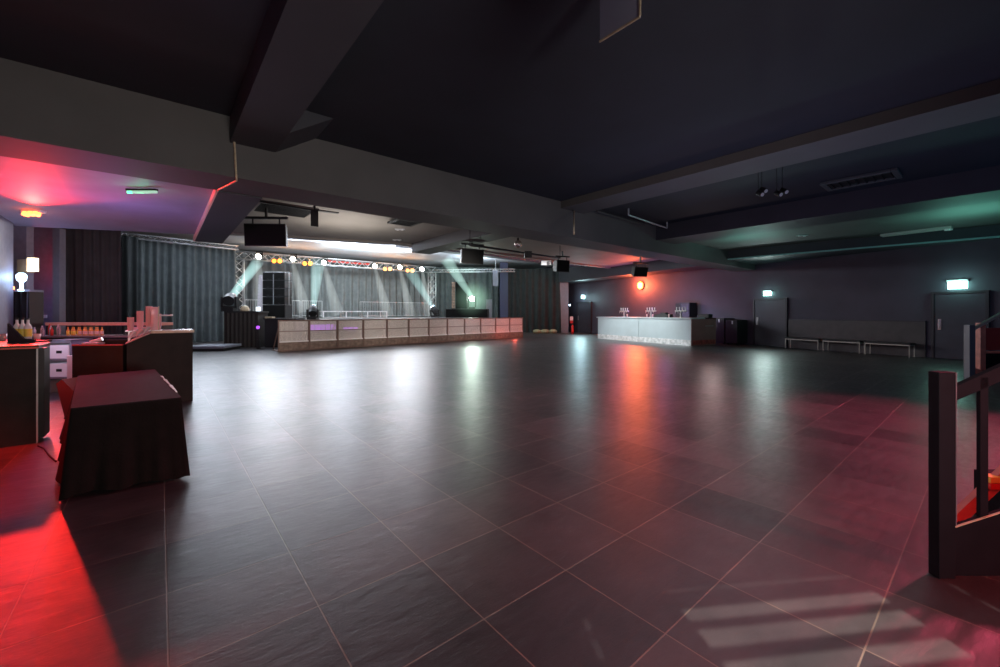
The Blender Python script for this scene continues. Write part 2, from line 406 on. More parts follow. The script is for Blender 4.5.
def truss(name, label, p0, p1, s=.3, rc=.025, rb=.014, group=None):
    p0, p1 = Vector(p0), Vector(p1); L = (p1-p0).length; d = (p1-p0).normalized()
    up = Vector((0,0,1)) if abs(d.z) < .9 else Vector((0,1,0))
    sdv = d.cross(up).normalized(); u = sdv.cross(d).normalized()
    r = thing(name, label, 'truss', p0)
    C = [sdv*s/2*a + u*s/2*b for a, b in ((1,1),(-1,1),(-1,-1),(1,-1))]
    for c in C: MB().tube(c, c + d*L, rc, n=8).build('chord', M['alu'], r, smooth=True)
    br = MB(); n = max(2, int(round(L/s))); 
    for i in range(n):
        a, b = L*i/n, L*(i+1)/n
        for k in range(4):
            A, B = C[k], C[(k+1)%4]
            if i % 2: A, B = B, A
            br.tube(A + d*a, B + d*b, rb, n=6, caps=False)
    br.build('lattice_bracing', M['alu'], r)
    return r
pL, pR = tp(239), tp(432)
truss('stage_truss', 'silver lattice truss spanning the stage front and carrying the lamps', pL + Vector((-.2,0,0)), pR + Vector((.2,0,0)), .42, .035, .02)
truss('truss_tower', 'upright silver truss tower at the left end of the stage', Vector((pL.x, 27.6, 1.2)), Vector((pL.x, 27.6, TZ-.22)), .42, .035, .02)
truss('truss_tower', 'upright silver truss tower at the right end of the stage', Vector((pR.x, 27.6, 1.2)), Vector((pR.x, 27.6, TZ-.22)), .42, .035, .02)
# curtain rail left
c0, c1 = plan(118, 18.4, 5.02), plan(238, 22.2, 5.02)
truss('curtain_track', 'thin silver lattice rail holding up the left grey curtain', c0, c1, .2, .022, .012)
c0, c1 = plan(431, 31.5, 4.72), plan(515, 30.9, 4.72)
truss('curtain_track', 'thin silver lattice rail above the starburst lamp right of the stage', c0, c1, .2, .022, .012)
# red fascia panel behind truss
tag(MB().box(tp(326).x, tp(372).x, 28.0, 28.06, 4.86, 5.06).build('red_banner', M['red']), 'thin red banner strip behind the truss lamps', 'banner')

# par lamps on truss
def par_lamp(px, py, kind, nm, label):
    kk = (px-500)/FOC
    pos = at(px, py, 27.1/(CS - SN*kk))
    r = thing('stage_lamp', label, 'lamp', pos, VIEW, 'white stage lamps on the truss' if kind == 'w' else 'orange stage lamps on the truss')
    # points down towards the room: local -y is to the viewer
    ax = Vector((0, -.85, -.5)).normalized()
    if kind == 'w':
        hs = MB().tube(Vector((0,0,0)) - ax*.34, Vector((0,0,0)), .10, .16, n=16).build('housing', M['black'], r, smooth=False)
        MB().tube(ax*.001, ax*.02, .15, n=16).build('lens', M['e_white'], hs)
    else:
        MB().box(-.34, .34, 0, .18, -.1, .1).build('housing', M['black'], r)
        ln = MB()
        for k in (-1, 1): ln.tube((k*.17, 0, 0), (k*.17, -.02, 0), .13, n=14)
        ln.build('lens', M['e_orange'], r)
    MB().bar((-.17,.1,0), (-.17,.1,.3), .03, .03).bar((.17,.1,0), (.17,.1,.3), .03, .03).bar((-.17,.1,.3), (.17,.1,.3), .03, .03).build('yoke', M['black'], r)
    return pos
WL = [(258.5,256.5),(293,259),(324,262.5),(375,266),(400,267),(422,269)]
OL = [(277,261),(307.5,263.5),(387.5,269),(410,270.5)]
worder = ['leftmost','second from left','third from left','fourth from left','fifth from left','rightmost']
oorder = ['leftmost','second from left','third from left','rightmost']
wpos = [par_lamp(x, y, 'w', i, 'white stage lamp on the truss, %s of the six white ones' % worder[i]) for i, (x, y) in enumerate(WL)]
opos = [par_lamp(x, y, 'o', i, 'twin orange stage lamp on the truss, %s of the four orange ones' % oorder[i]) for i, (x, y) in enumerate(OL)]

def beam(label, p0, p1, r0, r1, col, st, fade=.9):
    p0, p1 = Vector(p0), Vector(p1); L = (p1-p0).length
    o = MB().tube((0,0,0), (0,0,L), r0, r1, n=20).build('light_beam', haze_material('hazy_beam', col, st, L, fade))
    o.location = p0; o.rotation_euler = (p1-p0).to_track_quat('Z', 'Y').to_euler()
    return tag(o, label, 'light beam', 'haze light beams', 'stuff')
BE = [(263, 312), (305, 312), (338, 315), (388, 316), (411, 316), (430, 316)]
for i, (p, (bx, by)) in enumerate(zip(wpos, BE)):
    f = (p - Vector((0,0,0))).to_2d().dot(Vector((SN, CS)))
    beam('pale haze beam falling from the white lamp %s on the truss' % worder[i], p + Vector((-.05,-.1,-.1)), at(bx, by, f+.3), .10, .42, (.85, .92, .90), .75, .8)

# moving heads
def moving_head(label, base, direction, s=1.0):
    r = thing('moving_head_light', label, 'stage light', base, VIEW)
    MB().box(-.2*s, .2*s, -.16*s, .16*s, 0, .13*s).build('base', M['black'], r, bevel=.01)
    MB().box(-.26*s, -.19*s, -.08*s, .08*s, .13*s, .48*s).box(.19*s, .26*s, -.08*s, .08*s, .13*s, .48*s).box(-.26*s, .26*s, -.08*s, .08*s, .13*s, .18*s).build('yoke', M['black'], r, bevel=.01)
    d = Vector(direction).normalized(); c = Vector((0,0,.42*s))
    hd_ = MB().tube(c - d*.2*s, c + d*.05*s, .17*s, .185*s, n=18).tube(c + d*.05*s, c + d*.26*s, .185*s, .13*s, n=18).build('head', M['black'], r, smooth=False)
    MB().tube(c + d*.262*s, c + d*.28*s, .12*s, n=18).build('lens', M['e_blue'], hd_)
    return r
def head_with_beam(label, px, py, F, end, lab2, st, s=1.0, r1=.3):
    base = at(px, py, F); M3 = Matrix.Rotation(-VIEW, 3, 'Z')
    e = at(*end); c = base + Vector((0,0,.42*s))
    d = (e - c).normalized(); moving_head(label, base, M3 @ d, s)
    beam(lab2, c + d*.3*s, e, .12*s, r1, (.55, .90, .88), st, .75)
# DJ desk group
g = fl(224, 347.5)
dk = thing('draped_desk', 'tall black draped desk left of the crowd barrier', 'desk', g, VIEW)
MB().box(0, 1.5, 0, .8, 1.5, 1.58).build('desk_top', M['black'], dk)
bm_ = MB()
n = 40
for (x0,y0,x1,y1) in ((0,0,1.47,0),(0,.78,0,0)):
    for i in range(n):
        fa, fb = i/n, (i+1)/n
        A = Vector((x0+(x1-x0)*fa, y0+(y1-y0)*fa + .018*math.sin(fa*50), 0)); B = Vector((x0+(x1-x0)*fb, y0+(y1-y0)*fb + .018*math.sin(fb*50), 0))
        vs = [bm_.bm.verts.new(A), bm_.bm.verts.new(B), bm_.bm.verts.new(B+Vector((0,0,1.5))), bm_.bm.verts.new(A+Vector((0,0,1.5)))]
        bm_.bm.faces.new(vs)
bm_.box(.03, 1.46, .03, .77, 0, 1.5)
bm_.build('drape', mat('brown_black_drape', (.020, .015, .014), .8, noise=.2), dk)
g2 = fl(258, 348.5)
dk2 = thing('draped_desk', 'lower black equipment riser right of the tall draped desk', 'desk', g2 + Vector((.2,.5,0)), VIEW)
MB().box(0.15, 1.5, 0, .8, 0, 1.22).build('drape', M['black'], dk2)
MB().box(.12, 1.55, -.05, .8, 1.22, 1.27).build('desk_top', M['black'], dk2)
tag(MB().box(.1, .42, .1, .35, 0, .07).build('paper_stack', M['wood'], loc=g2 + Vector((.2,.5,1.27)), rotz=VIEW, bevel=.01), 'small pale folded cloth on the black equipment riser', 'cloth')
tag(MB().lathe([(.17,0),(.19,.08),(.15,.2),(.07,.26),(.001,.27)], n=14).build('cloth_bundle', M['wood'], loc=at(245, 311.6, 18.2), smooth=True), 'rounded cream bundle on top of the tall draped desk', 'bundle')
o = MB().box(-.06, .06, -.05, .05, 0, .4).build('floor_uplight', M['black'], loc=fl(258.5, 349), rotz=VIEW)
MB().tube((0,-.055,.9),(0,-.03,.9),.07,n=12).build('lens', M['e_purple'], o)
MB().bar((0,0,.4),(0,0,1.0),.04,.04).build('stand', M['black'], o)
tag(o, 'slim black light stand with a purple glow between the draped desks', 'light')
head_with_beam('black moving head light on the tall draped desk, tilted up right', 230, 311.6, 18.2, (258, 262, 23.5), 'teal haze beam rising right from the left moving head light', 1.0, 1.35, .3)
head_with_beam('black moving head light standing on the front of the stage', 313, 320.5, 19.5, (318, 262, 22.5), 'teal haze beam rising from the moving head light in front of the stage', .95, 1.1, .38)
head_with_beam('black moving head light at the foot of the right truss tower', 435, 318.5, 27.0, (410, 271, 27.5), 'teal haze beam slanting up left from beside the right truss tower', 1.1, 1.2, .4)

# PA stack left
b0 = at(262.5, 318, 20.2); b0.z = 1.2
def pa_box(name, label, x0, x1, z0, z1, base, rot, grp):
    r = thing(name, label, 'speaker', base, rot, grp)
    MB().box(x0, x1, 0, .7, z0, z1).build('cabinet', M['black'], r, bevel=.012)
    gr_ = MB().box(x0+.04, x1-.04, -.012, 0, z0+.03, z1-.03).build('grille', M['grille'], r)
    MB().box((x0+x1)/2-.05, (x0+x1)/2+.05, -.016, -.012, z0+.05, z0+.065).build('badge', M['tyre'], gr_)
    return r
k = 0
for c in range(2):
    for r_ in range(4):
        pa_box('array_speaker', 'black array speaker in the %s column left of the stage, %s from the bottom' % (('left','right')[c], ('first','second','third','fourth')[r_]),
               c*.56, c*.56+.54, .72+r_*.4, .72+r_*.4+.385, b0, VIEW, 'left speaker stack')
pa_box('subwoofer', 'wide black subwoofer under the left array speakers', 0, 1.12, 0, .70, b0, VIEW, 'left speaker stack')
fr = thing('speaker_frame', 'thin silver frame around the left array speakers', 'frame', b0, VIEW)
MB().bar((.55,-.03,.72),(.55,-.03,2.2),.02,.02).bar((-.03,.3,.7),(-.03,.3,2.35),.03,.03).bar((1.15,.3,.7),(1.15,.3,2.35),.03,.03).bar((-.03,.3,2.35),(1.15,.3,2.35),.03,.03).build('frame_bars', M['alu'], fr)
lt = thing('light_tower', 'narrow mirrored tower left of the speaker stack glowing white at its foot', 'tower', at(256.5, 318, 20.4) * 1, VIEW)
lt.location.z = 1.2
pp = MB()
for i in range(14):
    pp.box(.02+.1*(i/14), .23, 0, .2, .12+i*.15, .25+i*.15)
pp.build('mirror_panels', mat('glowing_mirror_facets', (.75,.72,.8), .15, metal=.6, emit=(.8,.8,1), es=.25), lt)  # facets carry a faint emission in place of light falling on them
MB().box(-.02, .25, -.02, .22, 0, .1).build('base', M['black'], lt)
MB().box(.0, .2, -.04, 0, .3, .6).build('lens', mat('tower_foot_glow', (1,1,1), .4, emit=(.8,.95,1), es=1.6), lt)

# right stack
b1 = at(455.5, 311, 26.5); b1.z = 1.2
pa_box('loudspeaker', 'tall black loudspeaker stack right of the stage', 0, .75, .57, 2.34, b1, VIEW-.1, None)
pf = thing('perforated_side_panel', 'bronze lit perforated column beside the right loudspeaker', 'panel', b1 + Vector((-.22,.1,0)), VIEW)
pm = MB()
for i in range(9): pm.box(0+.0*i, .2, 0, .15, .57+i*.195, .57+i*.195+.165)
pm.build('perforated_blocks', mat('bronze_blocks', (.42,.30,.22), .4, metal=.3, noise=.5, nscale=12), pf)
MB().box(-.02, .22, -.01, .16, .565, .6).build('base', M['black'], pf)
pa_box('subwoofer', 'low wide black subwoofer base right of the stage', -.65, 2.1, 0, .56, b1 , VIEW-.1, None)
# starburst lamp
sp_ = at(472, 299, 26.75)
r = thing('moving_head_light', 'dazzling white green moving head lamp aimed at the viewer right of the stage', 'stage light', Vector((sp_.x, sp_.y, 1.76)), VIEW)
MB().box(-.2,.2,-.12,.2,0,.12).build('base', M['black'], r, bevel=.01)
MB().box(-.26,-.2,-.06,.1,.12,sp_.z-1.66).box(.2,.26,-.06,.1,.12,sp_.z-1.66).build('yoke', M['black'], r)
MB().tube((0,.25,sp_.z-1.76),(0,-.1,sp_.z-1.76),.17,.19,n=18).build('head', M['black'], r)
MB().tube((0,-.102,sp_.z-1.76),(0,-.13,sp_.z-1.76),.165,n=18).build('lens', mat('starburst_glow', (1,1,1), .3, emit=(.85,1,.88), es=60), r)
beam('pale green haze beam slanting down from the ceiling to the starburst lamp', at(471, 296, 26), at(446, 259, 26.6), .16, .42, (.60,.95,.85), 1.3, .75)
glow = MB().lathe([(.001,-1.7),(.9,-1.45),(1.5,-.75),(1.7,0),(1.5,.75),(.9,1.45),(.001,1.7)], n=20).build('haze_glow', None or mat('tmp_unused', (0,0,0)), loc=sp_)
gm = bpy.data.materials.new('haze_glow_volume'); gm.use_nodes = True
N = gm.node_tree.nodes; Lk = gm.node_tree.links; N.remove(N['Principled BSDF'])
e = N.new('ShaderNodeEmission'); e.inputs['Color'].default_value = (.5,.9,.65,1)  # emission put in for the halo around the lamp
tc = N.new('ShaderNodeTexCoord'); ln = N.new('ShaderNodeVectorMath'); ln.operation = 'LENGTH'; Lk.new(tc.outputs['Object'], ln.inputs[0])
mr = N.new('ShaderNodeMapRange'); mr.interpolation_type = 'SMOOTHSTEP'; mr.inputs['From Min'].default_value = 0; mr.inputs['From Max'].default_value = 1.45; mr.inputs['To Min'].default_value = .42; mr.inputs['To Max'].default_value = 0
Lk.new(ln.outputs['Value'], mr.inputs['Value']); Lk.new(mr.outputs['Result'], e.inputs['Strength']); Lk.new(e.outputs[0], N['Material Output'].inputs['Volume'])
glow.data.materials[0] = gm
tag(glow, 'green emissive glow put in as haze around the starburst lamp', 'haze', kind='stuff')

# white boxes beyond
o = MB().box(-.2, .2, 0, .3, 0, 1.45).build('white_cabinet', M['pillar'], loc=Vector((*at(489, 318, 28.5).to_2d(), 1.0)), rotz=VIEW)
o2 = MB().box(-.26,.26,-.05,.35,0,1.0).build('plinth', M['black'], o); o2.location = (0,0,-1.0)
tag(o, 'pale narrow upright case on a plinth right of the starburst lamp', 'case')
hb = thing('hanging_banner', 'pale narrow banner hanging below the right curtain rail', 'banner', at(495.5, 286, 30.0), VIEW)
MB().box(-.2, .2, 0, .03, 0, 1.15).build('cloth', M['pillar'], hb)
MB().bar((-.22,.015,1.16),(.22,.015,1.16),.03,.03).bar((0,.015,1.16),(0,.015,5.45-hb.location.z),.02,.02).build('rail', M['alu'], hb)

# white staging frame on stage
rp = thing('platform_riser', 'white framed low riser platform on the stage', 'platform', Vector((*at(323, 318, 23.5).to_2d(), 1.2)), 0)
MB().box(0, 3.9, 0, 1.0, .36, .42).build('deck', M['white'], rp)
for x in (0, 1.3, 2.6, 3.84):
    for y in (0, .94): MB().box(x, x+.06, y, y+.06, 0, .36).build('leg', M['white'], rp)
MB().box(.06, 3.84, .02, .05, .03, .07).build('rail', M['white'], rp)
def mojo_fence(label, px0, px1, F0, F1, y=28.9):
    a = Vector((*at(px0, 300, F0).to_2d(), 1.2)); b = Vector((*at(px1, 300, F1).to_2d(), 1.2)); a.y = b.y = y
    r = thing('crowd_fence', label, 'fence', a, 0, 'barred fence panels at the back of the stage')
    L = b.x - a.x
    MB().bar((0,0,1.1),(L,0,1.1),.03,.03).bar((0,0,.12),(L,0,.12),.03,.03).bar((0,0,0),(0,0,1.1),.03,.03).bar((L,0,0),(L,0,1.1),.03,.03).build('frame', M['alu'], r)
    m_ = MB()
    for i in range(1, int(L/.13)): m_.tube((i*.13,0,.12),(i*.13,0,1.1),.008,n=5,caps=False)
    m_.build('bars', M['alu'], r)
def bx_at(px, y=28.9):
    k = (px-500)/FOC; ay = CS - SN*k; return y/ay
mojo_fence('grey barred fence panel at the back of the stage, left one', 243, 300, bx_at(243), bx_at(300))
mojo_fence('grey barred fence panel at the back of the stage, middle one', 302, 322, bx_at(302), bx_at(322))
mojo_fence('grey barred fence panel at the back of the stage, right one', 360, 428, bx_at(360), bx_at(428))

# ================================================================ CROWD BARRIER (12 panels)
xs = [278, 307, 335.5, 360, 384, 405.5, 426, 444.6, 462, 478, 494, 509, 522.7]
A = fl(278, 352); B = fl(522.7, 337.3)
def on_line(px):
    k = (px-500)/FOC; d = Vector((SN+CS*k, CS-SN*k)); u = (B-A).to_2d()
    # A + t u = s d
    det = u.x*(-d.y) - u.y*(-d.x)
    tt = ((-A.x)*(-d.y) - (-A.y)*(-d.x)) / det
    return tt
ts = [on_line(x) for x in xs]; ts[0] = 0; ts[-1] = 1
UL = (B-A).length; ang = math.atan2(B.y-A.y, B.x-A.x); PWID = UL/12
def make_barrier():
    r = thing('crowd_barrier', 'x', 'barrier', A, ang, 'crowd barrier panels in front of the stage')
    w = PWID-.02; h = 1.2
    MB().bar((.02,0,.0),(.02,0,h),.045,.045).bar((w,0,0),(w,0,h),.045,.045).bar((0,0,h),(w+.02,0,h),.05,.05).bar((0,0,.03),(w+.02,0,.03),.05,.05).build('frame', M['barrier'], r)
    MB().box(.05, w-.03, .0, .006, .40, h-.03).build('mesh_panel', M['mesh'], r)
    MB().bar((.04,-.01,.78),(w-.02,-.01,.78),.03,.03).build('mid_rail', M['barrier'], r)
    MB().bar((.04,-.02,.38),(w-.02,-.02,.38),.07,.05).build('ledge', M['bright'], r)
    MB().box(.045, w-.025, -.01, .01, .05, .35).build('kick_plate', M['step'], r)
    MB().bar((w-.06,.02,.4),(w-.12,.02,.75),.02,.02).build('hinge_strut', M['bright'], r)
    for x in (.06, w-.06): MB().bar((x,.03,1.1),(x,.85,.05),.035,.035).build('brace', M['barrier'], r)
    MB().box(.02, w, .0, .95, .0, .03).build('floor_plate', M['barrier'], r)
    return r
nm12 = ['first','second','third','fourth','fifth','sixth','seventh','eighth','ninth','tenth','eleventh','twelfth']
br0 = make_barrier()
for i in range(12):
    p = A + (B-A)*(i/12)
    lab = 'steel mesh crowd barrier panel, %s from the left end%s' % (nm12[i], ', red lit' if i > 9 else '')
    if i == 0: br0['label'] = lab
    else: dup(br0, p, ang, lab)

# low pale platform
r = thing('low_platform', 'low pale grey platform on the floor left of the draped desk', 'platform', fl(196, 351.5), VIEW+.12)
MB().box(-.4, 1.0, 0, 1.4, .1, .2).build('deck', M['pillar'], r, bevel=.01)
MB().box(-.36, .96, .06, 1.36, 0, .1).build('skirt', M['black'], r)

# ================================================================ HANGING SPEAKERS
def hang_speaker(label, px0, px1, py0, py1, F, zc, tilt=.0, rot=0.0, dp=.45):
    c = at((px0+px1)/2, py1, F); w = (px1-px0)/FOC*F; h = (py1-py0)/FOC*F
    r = thing('hanging_loudspeaker', label, 'speaker', c, VIEW+rot)
    mt = Matrix.Translation((0,0,h)) @ Matrix.Rotation(tilt, 4, 'X') @ Matrix.Translation((0,0,-h))
    # tapered cabinet
    q = [(-w/2,0,0),(w/2,0,0),(w/2,0,h),(-w/2,0,h)]
    mb = MB(); f = [mb.bm.verts.new(mt @ Vector(v)) for v in q]
    bk = [mb.bm.verts.new(mt @ Vector((v[0]*.72, dp, v[2]*.86+.05*h))) for v in q]
    mb.bm.faces.new(f); mb.bm.faces.new(bk[::-1])
    for i in range(4): mb.bm.faces.new((f[i], bk[i], bk[(i+1)%4], f[(i+1)%4]))
    mb.build('cabinet', M['black'], r, bevel=.01)
    MB().box(-w/2+.03, w/2-.03, -.015, 0, .03, h-.03, mt).build('grille', M['grille'], r)
    MB().box(-w/2-.02, w/2+.02, .05, .12, h+.14, h+.2).bar((-w*.32,.09,h-.05),(-w*.32,.09,h+.15),.03,.03).bar((w*.32,.09,h-.05),(w*.32,.09,h+.15),.03,.03).build('bracket', M['black'], r)
    MB().bar((0,.09,h+.2),(0,.09,zc-c.z),.05,.05).build('drop_pole', M['black'], r)
    return r
hang_speaker('large black loudspeaker hanging at the left in front of the stage', 244, 285, 223.5, 246, 11.0, ZC, .08, .05)
hang_speaker('black loudspeaker hanging beside the grey beam near the middle', 461, 485, 249, 264, 14.5, ZC, .12, .45)
hang_speaker('black loudspeaker hanging in front of the far grey pillar', 556, 571, 260, 272, 19.0, ZC, .1, .4, .5)
hang_speaker('small dark loudspeaker hanging above the far bar over the red lamp', 634, 650, 267, 277, 17.2, ZC, .3, .3, .35)

# disco ball
db = thing('mirror_ball', 'small round mirror ball hanging near the middle loudspeaker', 'mirror ball', at(518, 244, 13.5))
MB().lathe([(.13*math.sin(PI*i/12), -.13*math.cos(PI*i/12)) for i in range(13)], n=18).build('ball', mat('mirror_tiles', (.75,.66,.56), .2, metal=.8, noise=.4, nscale=40), db)
MB().tube((0,0,.13),(0,0,.19),.035,n=10).build('motor', M['black'], db)
MB().tube((0,0,.19),(0,0,ZC-db.location.z),.01,n=6).build('cord', M['black'], db)
# ceiling pipe clusters / lighting bars
def bar_thing(name, label, pts, r_=.02, m=None, drops=(), zc=ZC):
    o = thing(name, label, 'pipe', pts[0])
    P = [Vector(p) - Vector(pts[0]) for p in pts]
    MB().path(P, r_).build('pipe', m or M['steel'], o)
    if drops:
        d = MB()
        for i in drops: d.tube(P[i], P[i] + Vector((0,0,zc - pts[i][2])), .012, n=6)
        d.build('hanger', M['black'], o)
    return o
bar_thing('lighting_bar', 'black lighting bar hung between the middle and far loudspeakers', [at(470,245,13.6), at(560,258,17.5)], .035, M['black'], (0,1))
tag(MB().box(-.14,.14,-.1,.15,-.12,.12).build('projector', M['black'], loc=at(528,254.5,15.8), rotz=VIEW), 'black box clamped under the lighting bar left of the far loudspeaker', 'fixture')
tag(MB().box(-.2,.2,-.12,.12,-.1,.1).tube((.1,-.12,0),(.1,-.22,-.05),.07,n=12).build('spotlight', M['alu'], loc=at(546,263,18.3), rotz=VIEW), 'silver spotlight next to the far hanging loudspeaker', 'fixture')
bar_thing('conduit_pipe', 'vertical pale conduit on the main beam below the big overhead beam', [(.83,7.1,4.0),(.85,7.1,3.56),(.86,7.13,3.45),(.70,7.85,3.45)], .014, M['wood'])
bar_thing('conduit_pipe', 'short copper coloured conduit dropping down the main beam near its middle', [atz(574,211,4.2)*1, at(574,234,14.4*.52)], .016, M['wood'])
def mbp(px, py):   # point just in front of main beam face
    k = (px-500)/FOC; ay = CS - SN*k; ax = SN + CS*k; F = 7.08/ay
    return at(px, py, F)
r0_, r1_ = atz(628.5, 215, 4.2), atz(667, 228, 4.2)
bar_thing('scaffold_rail', 'pale metal rail bracket hanging from the ceiling beside the main beam', [r0_+Vector((0,0,.18)), r0_, r1_, r1_+Vector((0,0,.18))], .022, M['alu'])
bar_thing('scaffold_rail', 'dull grey rail behind the pale rail bracket by the main beam', [atz(597,211,4.25), atz(644,225,4.25)], .03, M['tyre'], (0,1))
# ================================================================ CEILING FITTINGS
def cassette(label, p, rot, w, d, z, m1, slat=6, name='air_conditioner'):
    o = thing(name, label, 'air conditioner' if name == 'air_conditioner' else 'vent', (p.x, p.y, z), rot)
    MB().box(-w/2, w/2, -d/2, -d/2+.1, -.06, 0).box(-w/2, w/2, d/2-.1, d/2, -.06, 0).box(-w/2, -w/2+.1, -d/2+.1, d/2-.1, -.06, 0).box(w/2-.1, w/2, -d/2+.1, d/2-.1, -.06, 0).build('frame', m1, o, bevel=.01)
    g_ = MB(); g_.box(-w/2+.09, w/2-.09, -d/2+.09, d/2-.09, -.02, -.004)
    for i in range(slat):
        y = -d/2+.14 + (d-.28)*i/(slat-1); g_.box(-w/2+.1, w/2-.1, y-.015, y+.015, -.05, -.01)
    g_.build('grille', M['black'], o)
    return o
cassette('ceiling air conditioner with dark grille above the left hanging loudspeaker', atz(284, 209, ZC), 0, 1.5, 1.3, ZC, M['ceil_pale'], 12)
cassette('flat dark ceiling panel left of the middle of the pale ceiling', atz(405, 222.5, ZC-.1), 0, .8, .8, ZC-.06, M['black'], 8, 'ceiling_vent')
cassette('large dark ceiling air conditioner on the right side', atz(860, 179, ZC), 0, .75, 1.25, ZC, mat('dark_cassette', (.07,.08,.08), .5), 8)
# hanging panel top
hp = thing('ceiling_board', 'dark flat square panel hanging from the ceiling at top centre', 'panel', (2.87, 1.95, 3.8))
MB().box(-.012, .012, -.19, .18, 0, .46).build('board', mat('slate_panel', (.22,.24,.32), .5), hp)
MB().bar((-.012,-.195,0),(-.012,-.195,.46),.014,.014).bar((-.012,-.195,-.006),(-.012,.185,-.006),.014,.014).build('edge_trim', M['wood'], hp)
MB().bar((.0,-.15,.36),(.30,-.72,.34),.03,.02).bar((.0,-.15,.42),(.30,-.72,.40),.03,.02).build('bracket_arm', M['wood'], hp)
MB().bar((0,0,.46),(0,0,.6),.03,.03).build('hanger', M['black'], hp)
tag(MB().box(-.12,.12,-.1,.1,0,.35).build('ceiling_speaker', M['black'], loc=(2.35,2.2,4.05)), 'small black box on the ceiling left of the hanging panel', 'fixture')
# black bracket near left AC
hb = thing('ceiling_bracket', 'black flat T shaped bracket hanging right of the left air conditioner', 'bracket', at(314.5, 226.5, 10.6))
MB().box(-.09,.09,-.02,.02,0,.42).build('plate', M['black'], hb)
MB().bar((-1.6,-.1,.42),(.1,.05,.42),.05,.04).bar((0,0,.42),(.6,.0,.44),.12,.03).bar((0,0,.4),(0,0,ZC-hb.location.z),.04,.04).build('arm', M['black'], hb)
# small spots pairs
for (px, py, lab) in ((759, 193.5, 'leftmost'), (762.5, 190, 'second'), (777.5, 193.5, 'third'), (783, 191, 'rightmost')):
    p = at(px, py, 7.9)
    o = thing('ceiling_spotlight', '%s of the four small black spotlights hanging from the right ceiling' % lab, 'spotlight', p, VIEW, 'small black spotlights on the right ceiling')
    MB().tube((0,.04,.03),(.02,-.07,-.04),.045,.05,n=12).build('housing', M['black'], o)
    MB().tube((.02,-.071,-.041),(.021,-.076,-.044),.035,n=12).build('lens', M['alu'], o)
    MB().tube((0,.02,.03),(0,.02,ZC-p.z),.006,n=6).build('stem', M['black'], o)
# right bay fittings
p = atz(915, 232, 4.05)
o = thing('ceiling_batten', 'long pale fitting on the ceiling above the wide right door', 'light fitting', (p.x, p.y, 4.03), -.1)
MB().box(-.14,.14,-.8,.8,-.01,.07).build('housing', mat('pale_fitting', (.45,.45,.42), .5), o, bevel=.01)
MB().tube((0,-.72,-.01),(0,-.72,-.05),.09,n=14).build('sensor', M['white'], o)
for (px, py, z, lab) in ((802, 235.5, 4.09, 'small pale twin downlight on the right ceiling near the plum door'), (676, 257, 4.35, 'small bright twin fitting on the ceiling above the far bar'), (400, 229.5, 4.36, 'small pale fitting on the ceiling near the flat dark panel'), (397,240,4.36,'small dark twin spotlight on the bright ceiling edge')):
    p = atz(px, py, z)
    o = thing('downlight', lab, 'downlight', (p.x, p.y, z), VIEW)
    MB().box(-.16,.16,-.07,.07,-.01,.03).build('plate', M['alu'], o)
    MB().tube((-.08,0,-.012),(-.08,0,-.03),.04,n=10).tube((.08,0,-.012),(.08,0,-.03),.04,n=10).build('lens', M['e_hot'] if px == 676 else M['white'], o)
# left ceiling: green exit sign and red lamp
p = atz(142, 192, 3.52)
o = thing('exit_sign', 'slim green lit exit sign under the low purple ceiling', 'exit sign', (p.x, p.y, 3.5), VIEW+.0)
MB().box(-.25,.25,-.03,.03,.04,.07).build('housing', M['black'], o)
MB().box(-.25,.25,-.012,.012,-.0,.04).build('sign_panel', mat('green_exit_panel', (.6,.75,.68), .4, emit=(.45,.9,.65), es=.55), o)
MB().box(-.235,-.16,-.017,.017,.0,.03).build('green_lamp', M['e_green'], o)
EXL = Vector((p.x, p.y, 3.4))
p = atz(33.5, 213, 3.55)
RL = Vector((p.x, p.y, 3.46))
o = thing('red_ceiling_lamp', 'glowing red orange twin lamp on the low left ceiling', 'lamp', (p.x, p.y, 3.55), VIEW)
MB().box(-.2,.2,-.06,.06,0,.05).build('housing', M['white'], o)
MB().tube((-.11,-.03,0),(-.11,-.05,-.06),.06,n=12).tube((.11,-.03,0),(.11,-.05,-.06),.06,n=12).tube((0,-.03,0),(0,-.05,-.05),.06,n=12).build('lens', M['e_red'], o)

# ================================================================ EXIT SIGNS on right wall
def exit_sign(px, py, label, s=1.0, num=1):
    w, F = wall_pt(px)
    z = H + (313-py)/FOC*F
    o = thing('exit_sign', label, 'exit sign', Vector((w.x, w.y, z)) + wn*.03, math.atan2(wd.y, wd.x))
    MB().box(-.24*s,.24*s,-.03,.05,.10*s,.17*s).build('housing', M['white'], o)
    MB().box(-.22*s,.22*s,.0,.02,-.12*s,.10*s).build('sign_panel', M['e_exit'], o)
    return o.location + wn*.3
e1_ = exit_sign(768, 293.5, 'glowing green white exit sign above the plum door', .8)
e2_ = exit_sign(958, 285, 'glowing green white exit sign above the wide dark door', 1.0)
e3_ = exit_sign(583.5, 297, 'glowing green white exit sign above the grey door left of the far bar', .9)

